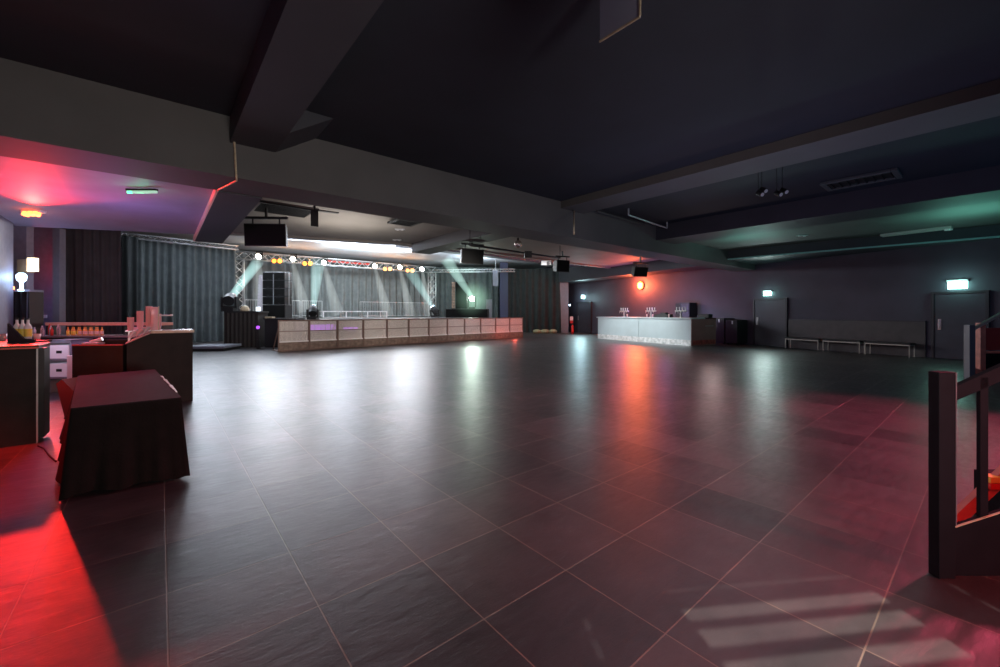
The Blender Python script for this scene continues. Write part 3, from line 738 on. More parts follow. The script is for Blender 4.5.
# ================================================================ BENCHES
def make_bench():
    r = thing('bench', 'x', 'bench', (0,0,0), 0, 'benches along the right wall')
    L = 1.75
    MB().box(0, L, -.2, .2, .42, .48).build('seat', M['black'], r, bevel=.01)
    MB().bar((.04,-.18,.40),(L-.04,-.18,.40),.03,.035).bar((.04,.18,.40),(L-.04,.18,.40),.03,.035).bar((.04,-.18,.40),(.04,.18,.4),.03,.03).bar((L-.04,-.18,.4),(L-.04,.18,.4),.03,.03).build('frame', mat('pale_bench_steel', (.5,.45,.38), .4, metal=.3), r)
    for x in (.05, L-.05):
        for y in (-.18, .18):
            MB().bar((x,y,0),(x,y,.39),.03,.03).build('leg', MATS['pale_bench_steel'], r)
    return r
bn = make_bench()
for i, (px0, px1, py, lab) in enumerate(((791.5, 827.5, 351, 'black topped bench nearest the plum door'), (829, 869, 354, 'black topped bench in the middle of the three'), (870.5, 919, 358, 'black topped bench nearest the wide dark door'))):
    a, _ = wall_pt(px0); b, _ = wall_pt(px1); L = (a-b).length
    loc = b + wn*.42 ; rz = math.atan2(wd.y, wd.x)
    if i == 0: bn.location = loc; bn.rotation_euler.z = rz; bn['label'] = lab; bn.scale.x = L/1.75*.96
    else: q = dup(bn, loc, rz, lab); q.scale.x = L/1.75*.96

# ================================================================ FAR BAR
C0 = fl(691, 346); C1 = fl(598, 338.5); 
u = (C1-C0).normalized(); L = (C1-C0).length; rz = math.atan2(u.y, u.x)   # local x to the far end, local y towards the viewer side? 
fb = thing('bar_counter', 'long far bar counter with pale front and steel kickplate', 'bar counter', C0, rz)
# local +y is left of u ( = toward room); body extends to -y
MB().box(0, L*.5-.01, -.9, 0, .26, 1.22).box(L*.5+.01, L, -.9, 0, .26, 1.22).build('front_panel', M['barfront'], fb)
MB().box(0, L, -.88, .015, .0, .26).build('kickplate', M['kick'], fb)
MB().box(-.03, L+.06, -.95, .07, 1.22, 1.28).build('countertop', M['barfront'], fb, bevel=.008)
MB().box(-.02, .0, -1.75, .0, .0, 1.22).build('end_panel', M['barside'], fb)
MB().box(-.05, .55, -1.75, -.95, 1.22, 1.27).build('return_countertop', M['redtop'], fb)
MB().box(0, .5, -1.73, -.9, 0, 1.22).build('return_body', M['barside'], fb)
MB().box(-.035, -.02, -1.55, -.95, .88, .91).build('rail', M['steel'], fb)
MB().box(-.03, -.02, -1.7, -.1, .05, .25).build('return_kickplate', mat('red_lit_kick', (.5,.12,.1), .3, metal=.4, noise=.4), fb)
def tofb(x, y, z): return fb.matrix_basis @ Vector((x,y,z)) if False else C0 + Matrix.Rotation(rz,3,'Z') @ Vector((x,y,z))
def beer_font(label, x, y):
    r = thing('beer_tap_tower', label, 'beer tap', tofb(x,y,1.28), rz, 'beer taps on the far bar')
    MB().tube((0,0,0),(0,0,.3),.045,n=12).lathe([(.09,0),(.09,.02),(.05,.03)]).build('column', M['steel'], r)
    cbx = MB().tube((-.32,0,.32),(.32,0,.32),.04,n=12).build('crossbar', M['steel'], r)
    for k in (-.24,-.08,.08,.24):
        MB().tube((k,.03,.32),(k,.1,.26),.014,n=8).tube((k,.1,.26),(k,.1,.2),.01,n=8).build('spout', M['steel'], cbx)
        MB().tube((k,0,.36),(k,0,.5),.018,.026,n=8).build('tap_handle', M['white'], cbx)
beer_font('beer tap tower at the left end of the far bar', L*.72, -.35)
beer_font('beer tap tower in the middle of the far bar', L*.42, -.35)
beer_font('beer tap tower at the right end of the far bar', L*.13, -.35)
k = 0
for (f, c) in ((.66,'pinkg'),(.38,'pinkg'),(.44,'pinkg'),(.22,'pinkg')):
    k += 1
    tag(MB().lathe([(.03,0),(.04,.16),(.036,.16),(.027,.01)],n=10).build('drinking_glass', M[c], loc=tofb(L*f,-.2,1.28), smooth=True), 'pink lit drinking glass standing on the far bar among the taps', 'glass', 'glasses on the far bar')
# back cabinet and dark items behind bar
w0, F0 = wall_pt(690)
o = thing('tall_cabinet', 'dark tall cabinet against the wall behind the right end of the far bar', 'cabinet', w0 + wn*.05, math.atan2(wd.y, wd.x))
MB().box(-.45,.45,0,.55,0,2.05).build('body', M['frame'], o)
MB().box(-.42,.1,.55,.57,.05,2.0).build('door', M['door'], o)
MB().box(.12,.42,.55,.57,.05,2.0).build('door', M['black'], o)
tag(MB().box(-.4,.4,-.2,.2,0,.16).box(-.2,.1,-.1,.1,.16,.24).build('bar_mat_stack', M['black'], loc=tofb(L*.3,-.4,1.28), rotz=rz), 'low black boxes on the far bar left of the right tap tower', 'box')
tag(MB().box(-.3,.3,-.1,.2,0,.18).build('till', M['black'], loc=tofb(.3,-1.45,1.27), rotz=rz, bevel=.02), 'low black till on the dark red return of the far bar', 'till')
# red bulkhead lamp
w0, F0 = wall_pt(641.5)
zl = H + (313-285.5)/FOC*F0
rl = thing('wall_lamp', 'round glowing orange red lamp on the wall behind the far bar', 'lamp', Vector((w0.x,w0.y,zl)) + wn*.02, math.atan2(wd.y, wd.x))
MB().tube((0,0,0),(0,.06,0),.27,n=24).build('housing', M['black'], rl)
MB().tube((0,.06,0),(0,.1,0),.23,n=24).build('lens', mat('orange_lamp_glow', (1,.4,.1), .4, emit=(1,.26,.05), es=3.2), rl)
MB().tube((0,.1,0),(0,.12,0),.12,n=20).build('bulb', mat('yellow_hot_glow', (1,.8,.3), .4, emit=(1,.72,.25), es=14), rl)
RW = rl.location + wn*.5
# black bins right of bar
for i, (px0, px1, py0, py1, lab) in enumerate(((722, 735, 320, 345.5, 'black upright flight case next to the far bar end'), (735.5, 748, 321.5, 345.5, 'black upright flight case nearest the plum door'))):
    a, Fa = wall_pt(px1); b, _ = wall_pt(px0)
    o = thing('flight_case', lab, 'case', a + wn*.04, math.atan2(wd.y, wd.x), 'flight cases right of the far bar')
    w = (b-a).length-.04; h = 1.25 - .07*i
    MB().box(0,w,0,.75,.08,h).build('body', M['black'], o, bevel=.015)
    for x in (.08, w-.08):
        for y in (.08,.67): MB().tube((x-.02,y,.04),(x+.02,y,.04),.04,n=10).build('castor', M['tyre'], o)
    MB().bar((w*.4,.76,h-.2),(w*.4,.76,h-.05),.06,.02).build('latch', M['alu'], o)
# extinguisher left of door 3
p = plan(572.5, 29.6)
o = thing('fire_extinguisher', 'red fire extinguisher standing left of the far grey door', 'fire extinguisher', p)
MB().lathe([(.09,.0),(.1,.02),(.1,.5),(.07,.58),(.03,.62),(.03,.66)], n=16).build('cylinder', M['red'], o, smooth=True)
MB().bar((-.03,0,.68),(.1,0,.72),.03,.03).tube((0,0,.64),(.12,0,.4),.012).build('handle', M['black'], o)
p2 = plan(571.5, 29.9)
o = thing('sign_board', 'small white and red notice on a stand behind the extinguisher', 'sign', p2, VIEW)
MB().box(-.12,.12,-.01,.01,.95,1.25).build('notice', M['white'], o)
MB().box(-.12,.12,-.012,.012,.75,.94).build('notice', M['red'], o)
MB().bar((0,.02,0),(0,.02,1.2),.03,.03).box(-.12,.12,-.1,.12,0,.02).build('stand', M['black'], o)
tag(MB().lathe([(.03,0),(.06,.04),(.05,.1),(.001,.12)]).build('blue_wall_light', M['e_blue'], loc=plan(569.8, 31.2, 2.05)), 'small blue white glow beside the far grey pillar', 'lamp')
# pale sacks under far curtain
for i, px in enumerate((537, 545, 553)):
    tag(MB().lathe([(.25,0),(.33,.1),(.3,.22),(.1,.28)], n=12).build('sandbag', mat('sandbag_cloth', (.32,.30,.18), .8, noise=.3), loc=plan(px, 30.6), smooth=True), 'pale sandbag under the far dark curtain, %s of three' % ('leftmost','middle','rightmost')[i], 'sandbag', 'sandbags under the far curtain')

# ================================================================ LEFT FOREGROUND: draped table
TP = [Vector((-.545,4.62)), Vector((.14,4.60)), Vector((-.06,7.1)), Vector((-.76,6.95))]
tb = thing('draped_table', 'long trestle table covered by a black cloth in the left foreground', 'table', (-.3,5.8,0))
def loc2(p, z): return Vector((p[0]+.3, p[1]-5.8, z))
tcen = sum(TP, Vector((0,0)))/4
MB().extr([loc2(tcen + (p-tcen)*(.86 if i > 0 else .86), .69) for i, p in enumerate(TP)], (0,0,.045)).build('tabletop', M['black'], tb)
for cx_, cy_ in ((-.42,4.95),(.0,4.95),(-.6,6.65),(-.17,6.7)):
    MB().tube(loc2((cx_,cy_),0), loc2((cx_,cy_),.69), .02, n=8).build('leg', M['steel'], tb)
BP = [Vector((-.62,4.70)), Vector((.19,4.62)), Vector((.03,7.25)), Vector((-.92,7.15))]
cl = bmesh.new(); n_per = 34; rows = 9; ringv = []
def lerp(a,b,t): return a+(b-a)*t
zb = [.05, .085, .03, .03]
for k in range(rows):
    f = k/(rows-1); ring = []
    for e_ in range(4):
        for i in range(n_per):
            t_ = i/n_per
            a = lerp(TP[e_], TP[(e_+1)%4], t_); b = lerp(BP[e_], BP[(e_+1)%4], t_)
            zb_ = .022 + .028*abs(math.sin(t_*7+e_))*(1 if e_==0 else .6)
            ff = f
            p = lerp(a, b, ff); d = (TP[(e_+1)%4]-TP[e_]).normalized(); nn = Vector((d.y,-d.x))
            w = (.016*math.sin(t_*19+e_*2) + .01*math.sin(t_*43)) * f**1.5
            # corners pull outward
            p = p + nn*w
            z = lerp(.752, zb_, f)
            ring.append(cl.verts.new((p.x+.3, p.y-5.8, z)))
    ringv.append(ring)
n_ = len(ringv[0])
for r0, r1 in zip(ringv[:-1], ringv[1:]):
    for i in range(n_): cl.faces.new((r0[i], r0[(i+1)%n_], r1[(i+1)%n_], r1[i]))
me = bpy.data.meshes.new('cloth_drop'); cl.to_mesh(me); cl.free(); me.materials.append(M['drape'])
for p_ in me.polygons: p_.use_smooth = True
clo = bpy.data.objects.new('tablecloth', me); COL.objects.link(clo); clo.location = (-.3,5.8,0)
tag(clo, 'black cloth draped over the long trestle table to the floor', 'tablecloth')
tc_ = MB().extr([loc2(p, .742) for p in TP], (0,0,.012)).build('cloth_top', M['drapetop'], clo)
tape = MB()
for i in range(8):
    a = lerp(TP[1], TP[2], .12+i*.07); b = lerp(TP[1], TP[2], .12+(i+1)*.07-.01)
    tape.bar(loc2(a,.757+.004*(i%2)), loc2(b,.757+.003*((i+1)%2)), .010+.008*(i%3), .004)
tape.build('tape_strip', M['wood'], clo)

# black cabinet with sloping shoulder
cb = thing('bar_cabinet', 'black bar cabinet with pale timber top edge behind the draped table', 'cabinet', (0,8.73,0))
MB().extr([(-.415,0,0),(.42,0,0),(.42,0,1.17),(-.115,0,1.17),(-.415,0,1.01)], (0,.75,0)).build('body', M['blackwood'], cb)
MB().box(-.12,.44,-.03,.03,1.17,1.21).build('timber_edge', M['wood'], cb)
MB().box(-.12,.44,.03,.9,1.17,1.205).build('countertop', M['redtop'], cb)
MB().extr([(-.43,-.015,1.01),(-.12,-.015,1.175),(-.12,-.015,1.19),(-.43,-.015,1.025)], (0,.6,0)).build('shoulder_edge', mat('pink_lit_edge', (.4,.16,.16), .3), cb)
# front box with sink
A1, B1_ = Vector((-1.06,9.13)), Vector((-.46,8.74)); dv = (B1_-A1).normalized(); rzz = math.atan2(dv.y, dv.x); Lw = (B1_-A1).length
ib = thing('ice_well_unit', 'black ice well unit left of the bar cabinet, open at the top', 'bar unit', (A1.x, A1.y, 0), rzz)
MB().box(0,Lw,0,.02,0,1.0).box(0,.02,.02,.3,0,1.0).box(Lw-.02,Lw,.02,.3,0,1.0).box(.02,Lw-.02,.28,.3,0,1.06).box(.02,Lw-.02,.02,.28,.0,.8).build('body', M['blackwood'], ib)
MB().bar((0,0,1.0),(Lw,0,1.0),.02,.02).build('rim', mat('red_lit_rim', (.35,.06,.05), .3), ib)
MB().box(.05,.28,.1,.24,.8,1.03).tube((.1,.2,1.03),(.24,.24,1.08),.03).build('scoop_tray', M['alu'], ib)
# leaning folded panel between
o = MB().extr([(-.14,0,.50),(-.06,0,.56),(.14,0,.36),(.13,0,.02),(-.02,0,.02)], (0,.28,0)).build('waste_bin', mat('red_lit_bin', (.10,.02,.025), .4), loc=plan(66,5.8), rotz=VIEW)  # red light is put into the colour of a black bin
tag(o, 'slanted red lit bin between the draped table and the left counter', 'bin')
MB().box(-.03,.14,0,.28,0,.02).build('base', M['black'], o)
# near left counter
nc = thing('bar_counter', 'black near left bar counter with wood grain front cut by the frame edge', 'bar counter', (-1.08,7.05,0))
MB().box(-1.55,-.02,0,.32,.0,1.09).build('front_panel', M['blackwood'], nc)
MB().prism([(-1.55,-.04),(0,-.04),(0,.62),(-.45,1.75),(-1.55,1.75)],1.09,1.13).build('countertop', mat('bar_top_dark', (.06,.05,.03), .3, noise=.3, nscale=6), nc, bevel=.006)
MB().box(-.025,-.012,-.012,.0,.0,1.09).build('corner_strip', M['steel'], nc)
MB().box(-.02,.03,.05,.35,.05,1.09).build('side_panel', M['black'], nc)
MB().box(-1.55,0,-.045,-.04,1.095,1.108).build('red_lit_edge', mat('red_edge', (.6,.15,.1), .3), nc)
# floor cable
cpts = [fl(38,446.5), fl(44,449), fl(50,457), fl(56,462)]
tag(MB().path([p + Vector((0,0,.008)) for p in cpts], .008).build('floor_cable', M['black']), 'thin black cable on the floor by the left counter', 'cable')

# bucket with bottles
def bottle(name, label, cat, p, h, r_, glass_m, label_m, group, cap=None, tilt=None):
    o = thing(name, label, cat, p, 0, group)
    MB().lathe([(r_,0),(r_,h*.58),(r_*.8,h*.66),(r_*.36,h*.78),(r_*.34,h*.97),(r_*.4,h)], n=12).build('glass', glass_m, o, smooth=True)
    MB().lathe([(r_*1.03,h*.14),(r_*1.04,h*.15),(r_*1.04,h*.5),(r_*1.03,h*.51)], n=12).build('label', label_m, o, smooth=True)
    if cap: MB().tube((0,0,h*.94),(0,0,h*1.02),r_*.42,n=10).build('cap', cap, o)
    return o
ct = 1.13
for i, px in enumerate((17, 22.5, 28)):
    p = at(px, 335, 5.25); p.z = ct+.03
    bottle('bottle', 'clear bottle with yellow label on the near left counter, %s of three' % ('leftmost','middle','rightmost')[i], 'bottle', p, .27, .036, M['white'], M['yellow'], 'yellow labelled bottles on the near left counter', M['black'])
o = thing('bottle_rack', 'black slanted drinks rack holding the yellow labelled bottles', 'rack', Vector((*at(21, 335, 5.12).to_2d(), ct)), VIEW)
MB().extr([(-.17,0,.0),(.17,0,.0),(.17,0,.04),(.03,0,.05),(-.17,0,.24)], (0,.02,0)).build('front_plate', M['black'], o)
MB().box(-.17,.17,.02,.2,0,.02).build('base', M['black'], o)
for i in range(5):
    px = 3 + i*8.5
    p = at(px, 337, 5.5); p.z = ct
    tag(MB().lathe([(.028,0),(.038,.09),(.034,.09),(.025,.01)], n=12).build('drinking_glass', M['pinkg'], loc=p, smooth=True), 'short pink lit glass on the near left counter', 'glass', 'glasses on the near left counter')

# back counter (square-on to the sight line)
bc0 = plan(31, 9.6); bc = thing('back_bar_counter', 'long back bar counter behind the left bar with a red lit top edge', 'counter', bc0, VIEW)
W = (152-31)/FOC*9.6
MB().box(0,W,0,.6,0,.93).build('body', M['black'], bc)
MB().box(0,W,-.03,.62,.93,.97).build('worktop', mat('grey_worktop', (.25,.2,.2), .3), bc)
MB().box(.0,W,.3,.62,1.2,1.27).build('upper_shelf', mat('red_lit_shelf', (.75,.35,.25), .4, noise=.1), bc)
for x in (0, W*.33, W*.66, W-.03): MB().box(x,x+.03,.32,.6,.97,1.2).build('shelf_support', M['black'], bc)
def tobc(x,y,z): return bc0 + Matrix.Rotation(VIEW,3,'Z') @ Vector((x,y,z))
for i in range(12):
    x = (64.5-31+i*3.0)/FOC*9.6*1.0
    p = tobc(x, .08 + .03*(i%2), .97)
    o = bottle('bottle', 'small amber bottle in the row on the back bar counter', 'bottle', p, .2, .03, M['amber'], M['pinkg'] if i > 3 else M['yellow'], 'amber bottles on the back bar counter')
for i in range(8):
    x = (34.5-31+i*2.9)/FOC*9.6
    p = tobc(x, -.0 + .1*(i%3), .97)
    tag(MB().lathe([(.028,0),(.03,.12+.03*(i%3)),(.012,.17+.03*(i%3)),(.012,.2+.03*(i%3))], n=10).build('bottle', (M['alu'],M['pinkg'],M['red'],M['glass'])[i%4], loc=p, smooth=True), 'small mixed bottle at the left end of the back bar counter', 'bottle', 'mixed bottles on the back bar counter')
# pale stuff on ledge: box
tag(MB().box(-.13,.13,-.1,.1,0,.2).build('cardboard_box', M['pinkg'], loc=tobc(W-.32,.1,.97), rotz=VIEW), 'pink lit carton at the right end of the back bar counter', 'box')
# washer rack unit
wu = thing('crate_rack', 'grey lit rack with two white crates between the left counters', 'rack', plan(44.5, 7.6), VIEW)
MB().box(0,.5,0,.03,.95,1.0).box(0,.03,0,.4,0,1.0).box(.47,.5,0,.4,0,1.0).box(0,.5,.0,.4,.96,1.0).box(.03,.47,0,.4,.62,.65).box(.03,.47,.0,.4,.28,.31).build('frame', M['pillar'], wu)
lp = plan(44.5, 7.6)
def towu(x,y,z): return lp + Matrix.Rotation(VIEW,3,'Z') @ Vector((x,y,z))
for i, z in enumerate((.31,.65)):
    o = MB().box(.0,.36,0,.34,0,.25).build('crate', mat('glowing_white_crate', (.7,.68,.75), .4, emit=(.6,.6,.8), es=.12), loc=towu(.07,.02,z), rotz=VIEW, bevel=.01)  # bluish emission put in so the crates look lit
    tag(o, ('lower white crate in the rack between the left counters','upper white crate in the rack between the left counters')[i], 'crate')
    MB().box(.13,.23,-.006,0,.1,.15).build('handle', M['black'], o)
# white side appliance
o = MB().box(0,.13,0,.4,0,.72).build('white_bin', M['white'], loc=plan(66.5, 7.5), rotz=VIEW, bevel=.01)
tag(o, 'narrow white appliance at the right of the crate rack', 'appliance')

# pink lit stacks of plastic cups on the shoulder of the cabinet
def cup(p): return p
cupm = MB().lathe([(.034,0),(.045,.11),(.047,.112),(.043,.112),(.032,.005)], n=12).build('plastic_cup', M['pinkg'], loc=(0,0,0), smooth=True)
spots = [(131.5, 6.65, 5), (137.5, 6.8, 9), (142.5, 6.7, 12), (147.5, 6.85, 7)]
first = True
tray = thing('cup_tray', 'steel tray on the sloped shoulder of the bar cabinet', 'tray', (0,8.95,1.0))
MB().box(-.44,.02,-.1,.4,.20,.215).build('plate', M['alu'], tray)
MB().bar((-.4,0,.0),(-.4,0,.2),.02,.02).bar((-.4,.3,.0),(-.4,.3,.2),.02,.02).build('foot', M['alu'], tray)
for si, (px, F, n) in enumerate(spots):
    for j in range(n):
        p = plan(px, F); p.x = max(-.38, min(-.02, p.x)); p.y = 9.0 + .06*(si%2); p.x = -.38+.115*si; p.z = 1.215 + j*.026
        if first: o = cupm; first = False
        else: o = cupm.copy(); COL.objects.link(o)
        o.location = p
        tag(o, 'clear pink lit plastic cup in the %s stack on the bar cabinet' % ('leftmost','second','tall third','rightmost')[si], 'cup', 'stacked plastic cups stack %s' % ('one','two','three','four')[si])
# dispenser: tall glass towers with tap
ds = thing('drinks_dispenser', 'tall pink lit clear dispenser with tap on the bar cabinet', 'dispenser', (-.02, 8.92, 1.21))
MB().lathe([(.06,0),(.055,.02),(.05,.12),(.05,.33),(.055,.34),(.055,.38),(.03,.39)], n=14, c=(-.06,0,0)).build('column', M['pinkg'], ds, smooth=True)
MB().tube((-.02,0,.25),(.16,-.02,.25),.012).lathe([(.02,.24),(.02,.27)], c=(.16,-.02,0)).build('tap', M['white'], ds)
MB().box(-.015,.0,-.06,-.04,.0,.4).build('upright', M['wood'], ds)
for i in range(8):
    a_ = random.uniform(-1,1)
    p0 = Vector((-.40+.03*i, 8.80+.02*(i%3), 1.09+.012*i)); 
    o = MB().tube((0,0,0), (.07, .02, .11), .008, .03, n=8).build('utensil', M['pinkg'] if i % 2 else M['alu'], loc=p0)
    tag(o, 'slanted pink lit scoop piled on the sloped shoulder of the bar cabinet', 'utensil', 'utensils piled by the cup stacks')

# left corner lamps and shelf
p = at(21.5, 272, 9.75)
o = thing('wall_lantern', 'brown boxed wall lamp with bright side light in the left corner', 'lamp', p, VIEW)
MB().box(-.11,.11,0,.18,0,.3).build('housing', mat('brown_case', (.25,.17,.1), .5), o)
MB().box(.13,.30,0,.1,.02,.34).build('lens', mat('warm_glow', (1,.9,.7), .4, emit=(1,.82,.5), es=2.5), o)
MB().box(-.05,.1,.15,.3,.1,.14).build('bracket', M['black'], o)
p = at(21.5, 291, 9.6)
o = thing('bar_light', 'blue white glowing tube lamp on the shelf in the left corner', 'lamp', p, VIEW)
MB().lathe([(.06,0),(.06,.03),(.03,.04),(.03,.2),(.08,.26),(.09,.36),(.05,.42)], n=14).build('lens', mat('blue_tube_glow', (.8,.95,1), .4, emit=(.6,.88,1), es=6), o, smooth=True)
BL = p + Vector((.1,-.2,.3))
o = thing('tall_shelf', 'dark tall shelf unit with grey panels in the left corner', 'shelf', Vector((*at(21, 292, 9.6).to_2d(), 0)), VIEW)
MB().box(-.17,.2,0,.3,2.0,2.05).build('top', M['pillar'], o)
for x in (-.17,-.02,.16): MB().box(x,x+.035,0,.3,0,2.0).build('upright', M['black'], o)
MB().box(-.135,-.02,.1,.13,.1,2.0).box(.015,.16,.1,.13,.1,2.0).build('back_panel', M['pillar'], o)
MB().box(-.19,-.15,-.02,0,2.05,2.12).build('red_lamp', M['e_red'], o)
w_ = at(45, 316.5, 12.2)
tag(MB().box(-.07,.07,-.02,0,-.05,.05).build('wall_socket', M['white'], loc=at(45, 316.5, 12.58), rotz=VIEW), 'small white socket on the recess wall at the left', 'socket')

# ================================================================ RIGHT: stair balustrade
def RP(px, py, F): return at(px, py, F)
sb = thing('stair_balustrade', 'black stair balustrade with square post cut by the right frame edge', 'balustrade', plan(942.5, 2.32), VIEW)
# local x right, y forward; post .15
MB().box(-.03,.065,-.01,.05,0,1.165).build('newel_post', M['railblack'], sb, bevel=.004)
MB().box(.065,.071,-.01,.05,.3,1.165).build('lit_edge', M['railgrey'], sb)
# rails rise to the right
MB().extr([(.07,.03,.98),(.95,.03,1.36),(.95,.03,1.46),(.07,.03,1.06)], (0,.03,0)).build('handrail', M['railblack'], sb)
MB().box(.25,.295,.03,.05,.30,1.13).box(.50,.545,.03,.05,.35,1.25).box(.75,.795,.03,.05,.4,1.35).build('baluster', M['railblack'], sb)
MB().extr([(.07,.02,0),(.95,.02,0),(.95,.02,.55),(.07,.02,.27)], (0,.03,0)).build('stringer_panel', M['railblack'], sb)
MB().extr([(.07,.015,.27),(.95,.015,.55),(.95,.015,.555),(.07,.015,.275)], (0,.01,0)).build('lit_edge', M['wood'], sb)
# stairs (mostly outside the frame) behind the balustrade
st = thing('staircase', 'dark stair flight with a red string behind the black balustrade', 'stairs', plan(950, 2.85), VIEW)
s_ = MB()
for i in range(5):
    s_.box(.42+i*.27, .42+(i+1)*.27+.02, .05, .22, .165*(i), .165*(i+2))
s_.build('steps', M['railblack'], st)
MB().extr([(-.06,.0,.0),(.06,.0,.0),(.60,.0,.50),(.60,.0,.62)], (0,.04,0)).build('string', M['redrail'], st)
MB().box(.26,.64,-.02,.05,.325,.365).build('yellow_nosing', M['yellow'], st)
MB().box(.26,.64,-.02,.05,.28,.32).build('red_tread', M['red'], st)

# far balustrade
fbp = plan(972.5, 9.3)
fs = thing('stair_balustrade', 'grey far balustrade with silver handrail in front of the wide dark door', 'balustrade', fbp, VIEW)
z7 = lambda py: H + (313-py)/FOC*9.3
MB().box(-.065,.065,0,.12,0,z7(325)).build('newel_post', M['railgrey'], fs)
MB().box(.24,.36,.05,.15,.2,z7(323)).build('red_post', M['redrail'], fs)
MB().extr([(.065,.03,z7(331)),(.8,.03,z7(313)),(.8,.03,z7(310)),(.065,.03,z7(328))], (0,.05,0)).build('handrail', M['steel'], fs)
MB().box(.34,1.1,.16,.22,.1,z7(354)).build('stringer_panel', M['railblack'], fs)
MB().box(.33,1.12,.15,.22,z7(354),z7(352)).build('red_top', M['redrail'], fs)
MB().box(.42,1.1,.1,.12,.65,z7(328)).build('red_panel', mat('deep_red_panel', (.30,.02,.02), .4), fs)
MB().extr([(.07,-.02,0),(1.1,-.02,0),(1.1,-.02,.5),(.3,-.02,.16),(.07,-.02,.25)], (0,.04,0)).build('base_string', M['redrail'], fs)

# ================================================================ LIGHTS
WHT = (1, .97, .92)
# truss whites: spots thrown forward to the floor, the lens discs themselves show in the floor
for p in wpos:
    lamp('SPOT', p + Vector((-.1,-.35,-.12)), 230, (.92,.95,1.0), .12, target=p + Vector((-2,-7,-4.2)), angle=1.9, blend=.8)
for p in opos:
    lamp('POINT', p + Vector((-.1,-.4,-.05)), 28, (1,.42,.12), .12)
# up-light onto the stage ceiling
for x in (1.6, 4.5, 8, 12):
    lamp('AREA', (x, 24, 4.55), 260, (.80,.88,1.0), 1.6, target=(x, 21, 6), sizey=1.0)
lamp('AREA', (17, 23, 4.3), 140, (.75,.9,1.0), 1.5, target=(17, 23, 6))
lamp('AREA', (4.5, 13.0, 3.0), 60, (1,.93,.85), 2.0, target=(4.5, 13.01, 5))  # added floating up-light for the pale ceiling bay
# wash on curtains
lamp('AREA', (9.5, 24.0, 5.0), 320, (.85,.97,1.0), 4, target=(9.8, 29.6, 2.6), sizey=.6)
lamp('AREA', (3.4, 19, 4.9), 90, (.8,.95,1.0), 2, target=(.5, 26, 2.5))
lamp('AREA', (17, 25, 4.6), 60, (.7,1.0,.9), 2, target=(18.5, 30, 2.0))
lamp('AREA', (19, 20, 4.2), 70, (.75,1,.9), 2, target=(22.3, 24.2, 1.5))
# starburst
lamp('SPOT', sp_ + Vector((-.12,-.2,0)), 420, (.8,1.0,.85), .14, target=(0,0,0), angle=2.0, blend=.6)
# front barrier fill
lamp('SPOT', (4.0, 8.7, 3.35), 700, (1,.90,.80), .35, target=(6, 18, .5), angle=1.0, blend=.7)
lamp('SPOT', (7.2, 9.5, 3.5), 600, (1,.93,.84), .35, target=(10, 18, .5), angle=.9, blend=.7)
lamp('SPOT', (12, 10, 3.6), 620, (1,.93,.88), .35, target=(14.5, 18, .5), angle=.9, blend=.7)
lamp('POINT', (15.8, 17.75, .3), 8, (1,.10,.06), .1)
# exit lights
lamp('POINT', e1_, 9, (.45,1,.85), .1)
lamp('POINT', e2_, 14, (.40,1,.85), .12)
lamp('POINT', e3_, 20, (.55,.95,1), .12)
lamp('SPOT', e1_ + Vector((0,0,-.1)), 120, (.78,.96,.95), .14, target=(0,0,0), angle=2.2, blend=.8)
lamp('SPOT', e3_ + Vector((0,0,-.1)), 260, (.6,.92,1), .14, target=(0,0,0), angle=2.2, blend=.8)
lamp('POINT', EXL, 2.2, (.1,1,.4), .05)
# red wall lamp
lamp('POINT', RW, 620, (1,.16,.05), .2)
lamp('POINT', RW + wn*1.2 + Vector((0,0,-.5)), 60, (.8,.25,.6), .3)
lamp('SPOT', RW, 160, (1,.10,.03), .22, target=(0,0,0), angle=2.2, blend=.8)
# far bar front wash
cbar = (C0+C1)/2
lamp('SPOT', Vector((cbar.x-4.2, cbar.y+.5, 3.7)), 1100, (.9,1,.97), .3, target=(cbar.x, cbar.y, .5), angle=1.3, blend=.8)
pe = fl(716, 356)
lamp('POINT', (pe.x-.3, pe.y, 1.7), 34, (1,.72,.70), .2)
lamp('POINT', tofb(L*.42,-1.3,1.7), 45, (.45,.28,1), .15)
# left bay: red lamp, purple glow, added coloured fill points
lamp('SPOT', RL + Vector((.0,-.05,-.1)), 1050, (1,.02,.015), .08, target=(-.2,3.5,0), angle=1.3, blend=.3)
lamp('POINT', RL + Vector((0,0,-.35)), 2.2, (1,.42,.30), .12)
lamp('SPOT', (-1.85, 6.0, 3.3), 1500, (1,.02,.015), .12, target=(-1.72,5.8,0), angle=.88, blend=.35)
lamp('POINT', (-.8, 10.5, 2.3), 48, (.52,.36,1.0), .3)
lamp('POINT', (-1.42, 7.95, 1.0), 26, (1,.13,.06), .08)
lamp('POINT', (-1.75, 9.3, 1.8), 14, (1,.2,.12), .1)
lamp('POINT', plan(40, 11.7, 1.9), 12, (.3,.4,1), .1)
lamp('POINT', (-.1, 9.3, 2.2), 9, (1,.6,.6), .1)
lamp('POINT', (-1.5,12.3,2.0), 16, (1,.3,.2), .1)
lamp('POINT', tuple(towu(.3,-.3,1.1)), 4, (.7,.75,1), .1)
lamp('POINT', BL, 14, (.4,.6,1), .1)
lamp('POINT', plan(36, 11.9, 2.9), 12, (1,.05,.03), .1)
lamp('POINT', (-2.4, 10.5, 2.2), 12, (1,.08,.1), .2)
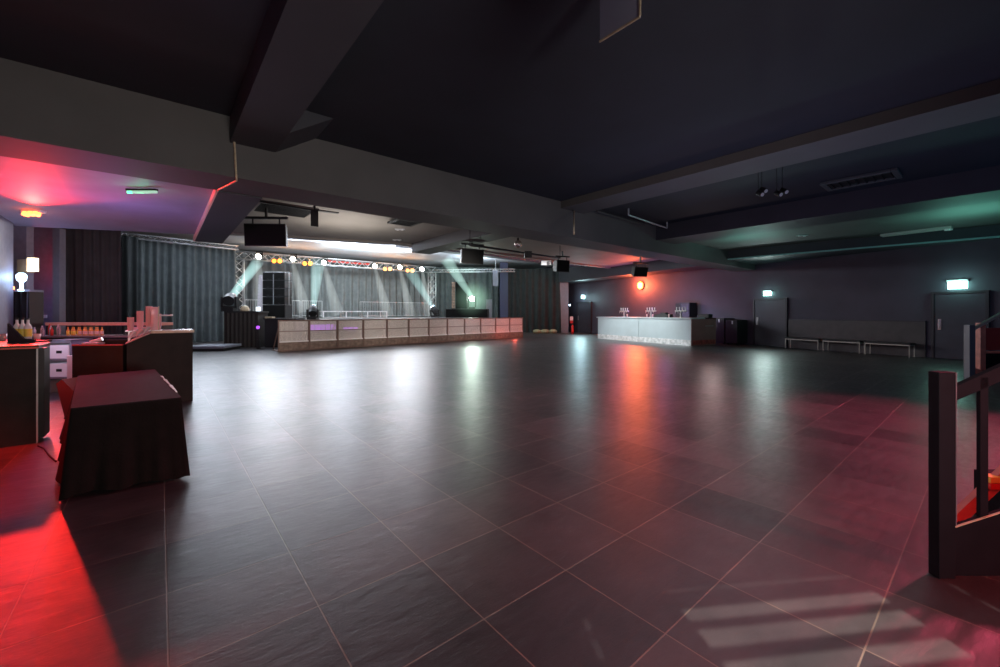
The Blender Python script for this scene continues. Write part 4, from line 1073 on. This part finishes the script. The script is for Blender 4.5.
# magenta wash on the right of the floor
lamp('SPOT', (10.5, -1.6, 3.9), 3000, (1,.09,.19), .25, target=(6.3,1.4,0), angle=1.3, blend=1.0)
lamp('SPOT', (4.0, -4.2, 3.4), 1500, (1,.07,.08), .25, target=(2.7,.9,0), angle=.8, blend=1.0)
lamp('POINT', (12, -3.0, 3.2), 60, (.2,.5,.9), .4)
lamp('AREA', (16.0, .3, 3.2), 26, (.25,1,.75), 1.2, target=(16.0,.31,5))
lamp('AREA', (15.5, 5.4, 3.2), 14, (.25,1,.8), 1.2, target=(15.5,5.41,5))
lv = thing('stripe_light_box', 'added unseen slotted light box striping the floor by the stairs', 'spotlight', (0,0,0), 0)
lv.location = Vector((SN*.75+CS*1.62, CS*.75-SN*1.62, 3.15)); lv.rotation_euler = (0,0,VIEW+.12)  # invented out-of-view lamp box; its slots cast the floor stripes
hz_ = MB(); hz_.box(-.2,.2,-.06,-.05,-.6,.1).box(-.2,.2,.42,.43,-.6,.1).box(-.21,-.2,-.06,.43,-.6,.1).box(.2,.21,-.06,.43,-.6,.1).box(-.21,.21,-.06,.43,.1,.11)
hz_.build('housing', M['black'], lv)
# slot plane at z -0.6: floor point f maps to f * .6/3.15
kq = .6/3.15
gp = MB(); prev = -.06
for (f0, f1) in ((.78,.86),(.98,1.09),(1.16,1.27),(1.32,1.41),(1.53,1.55)):
    y0, y1 = f0*kq, f1*kq
    gp.box(-.2,.2,prev,y0,-.605,-.6); prev = y1
gp.box(-.2,.2,prev,.43,-.605,-.6); gp.box(-.2,-.105,-.05,.42,-.612,-.606); gp.box(.11,.2,-.05,.42,-.612,-.606)
gp.build('stripe_slots', M['black'], lv)
MB().bar((0,0,.11),(0,0,1.23),.02,.02).build('drop_pole', M['black'], lv)
lamp('POINT', lv.location + Vector((0,0,0)), 800, (1,.9,.75), .004)
# added general fill: unseen lamps lifting the beam, ceiling and floor
lamp('SPOT', (1.0, -3.2, 1.3), 1050, (1,.93,.86), .6, target=(3, 7, 4.6), angle=1.9, blend=1.0)
lamp('AREA', (6, 2.5, 3.7), 36, (.85,.85,1.0), 4, target=(5, 3, 0))
lamp('AREA', (9, 2.8, .4), 75, (.55,.6,1.0), 5, target=(11, 3.5, 5))

# world
w = bpy.data.worlds.new('World'); SC.world = w; w.use_nodes = True
w.node_tree.nodes['Background'].inputs[0].default_value = (.05,.05,.06,1)
w.node_tree.nodes['Background'].inputs[1].default_value = .2

# camera
cd = bpy.data.cameras.new('camera'); co = bpy.data.objects.new('camera', cd); COL.objects.link(co)
cd.sensor_width = 36; cd.lens = 36*FOC/1000; cd.clip_end = 200; cd.clip_start = .02
co.location = (0,0,H); co.rotation_euler = (PI/2, 0, -YAW); cd.shift_y = -.0205
SC.camera = co
SC.view_settings.view_transform = 'Standard'
SC.view_settings.look = 'None'
SC.view_settings.exposure = 0.0
SC.cycles.use_denoising = True
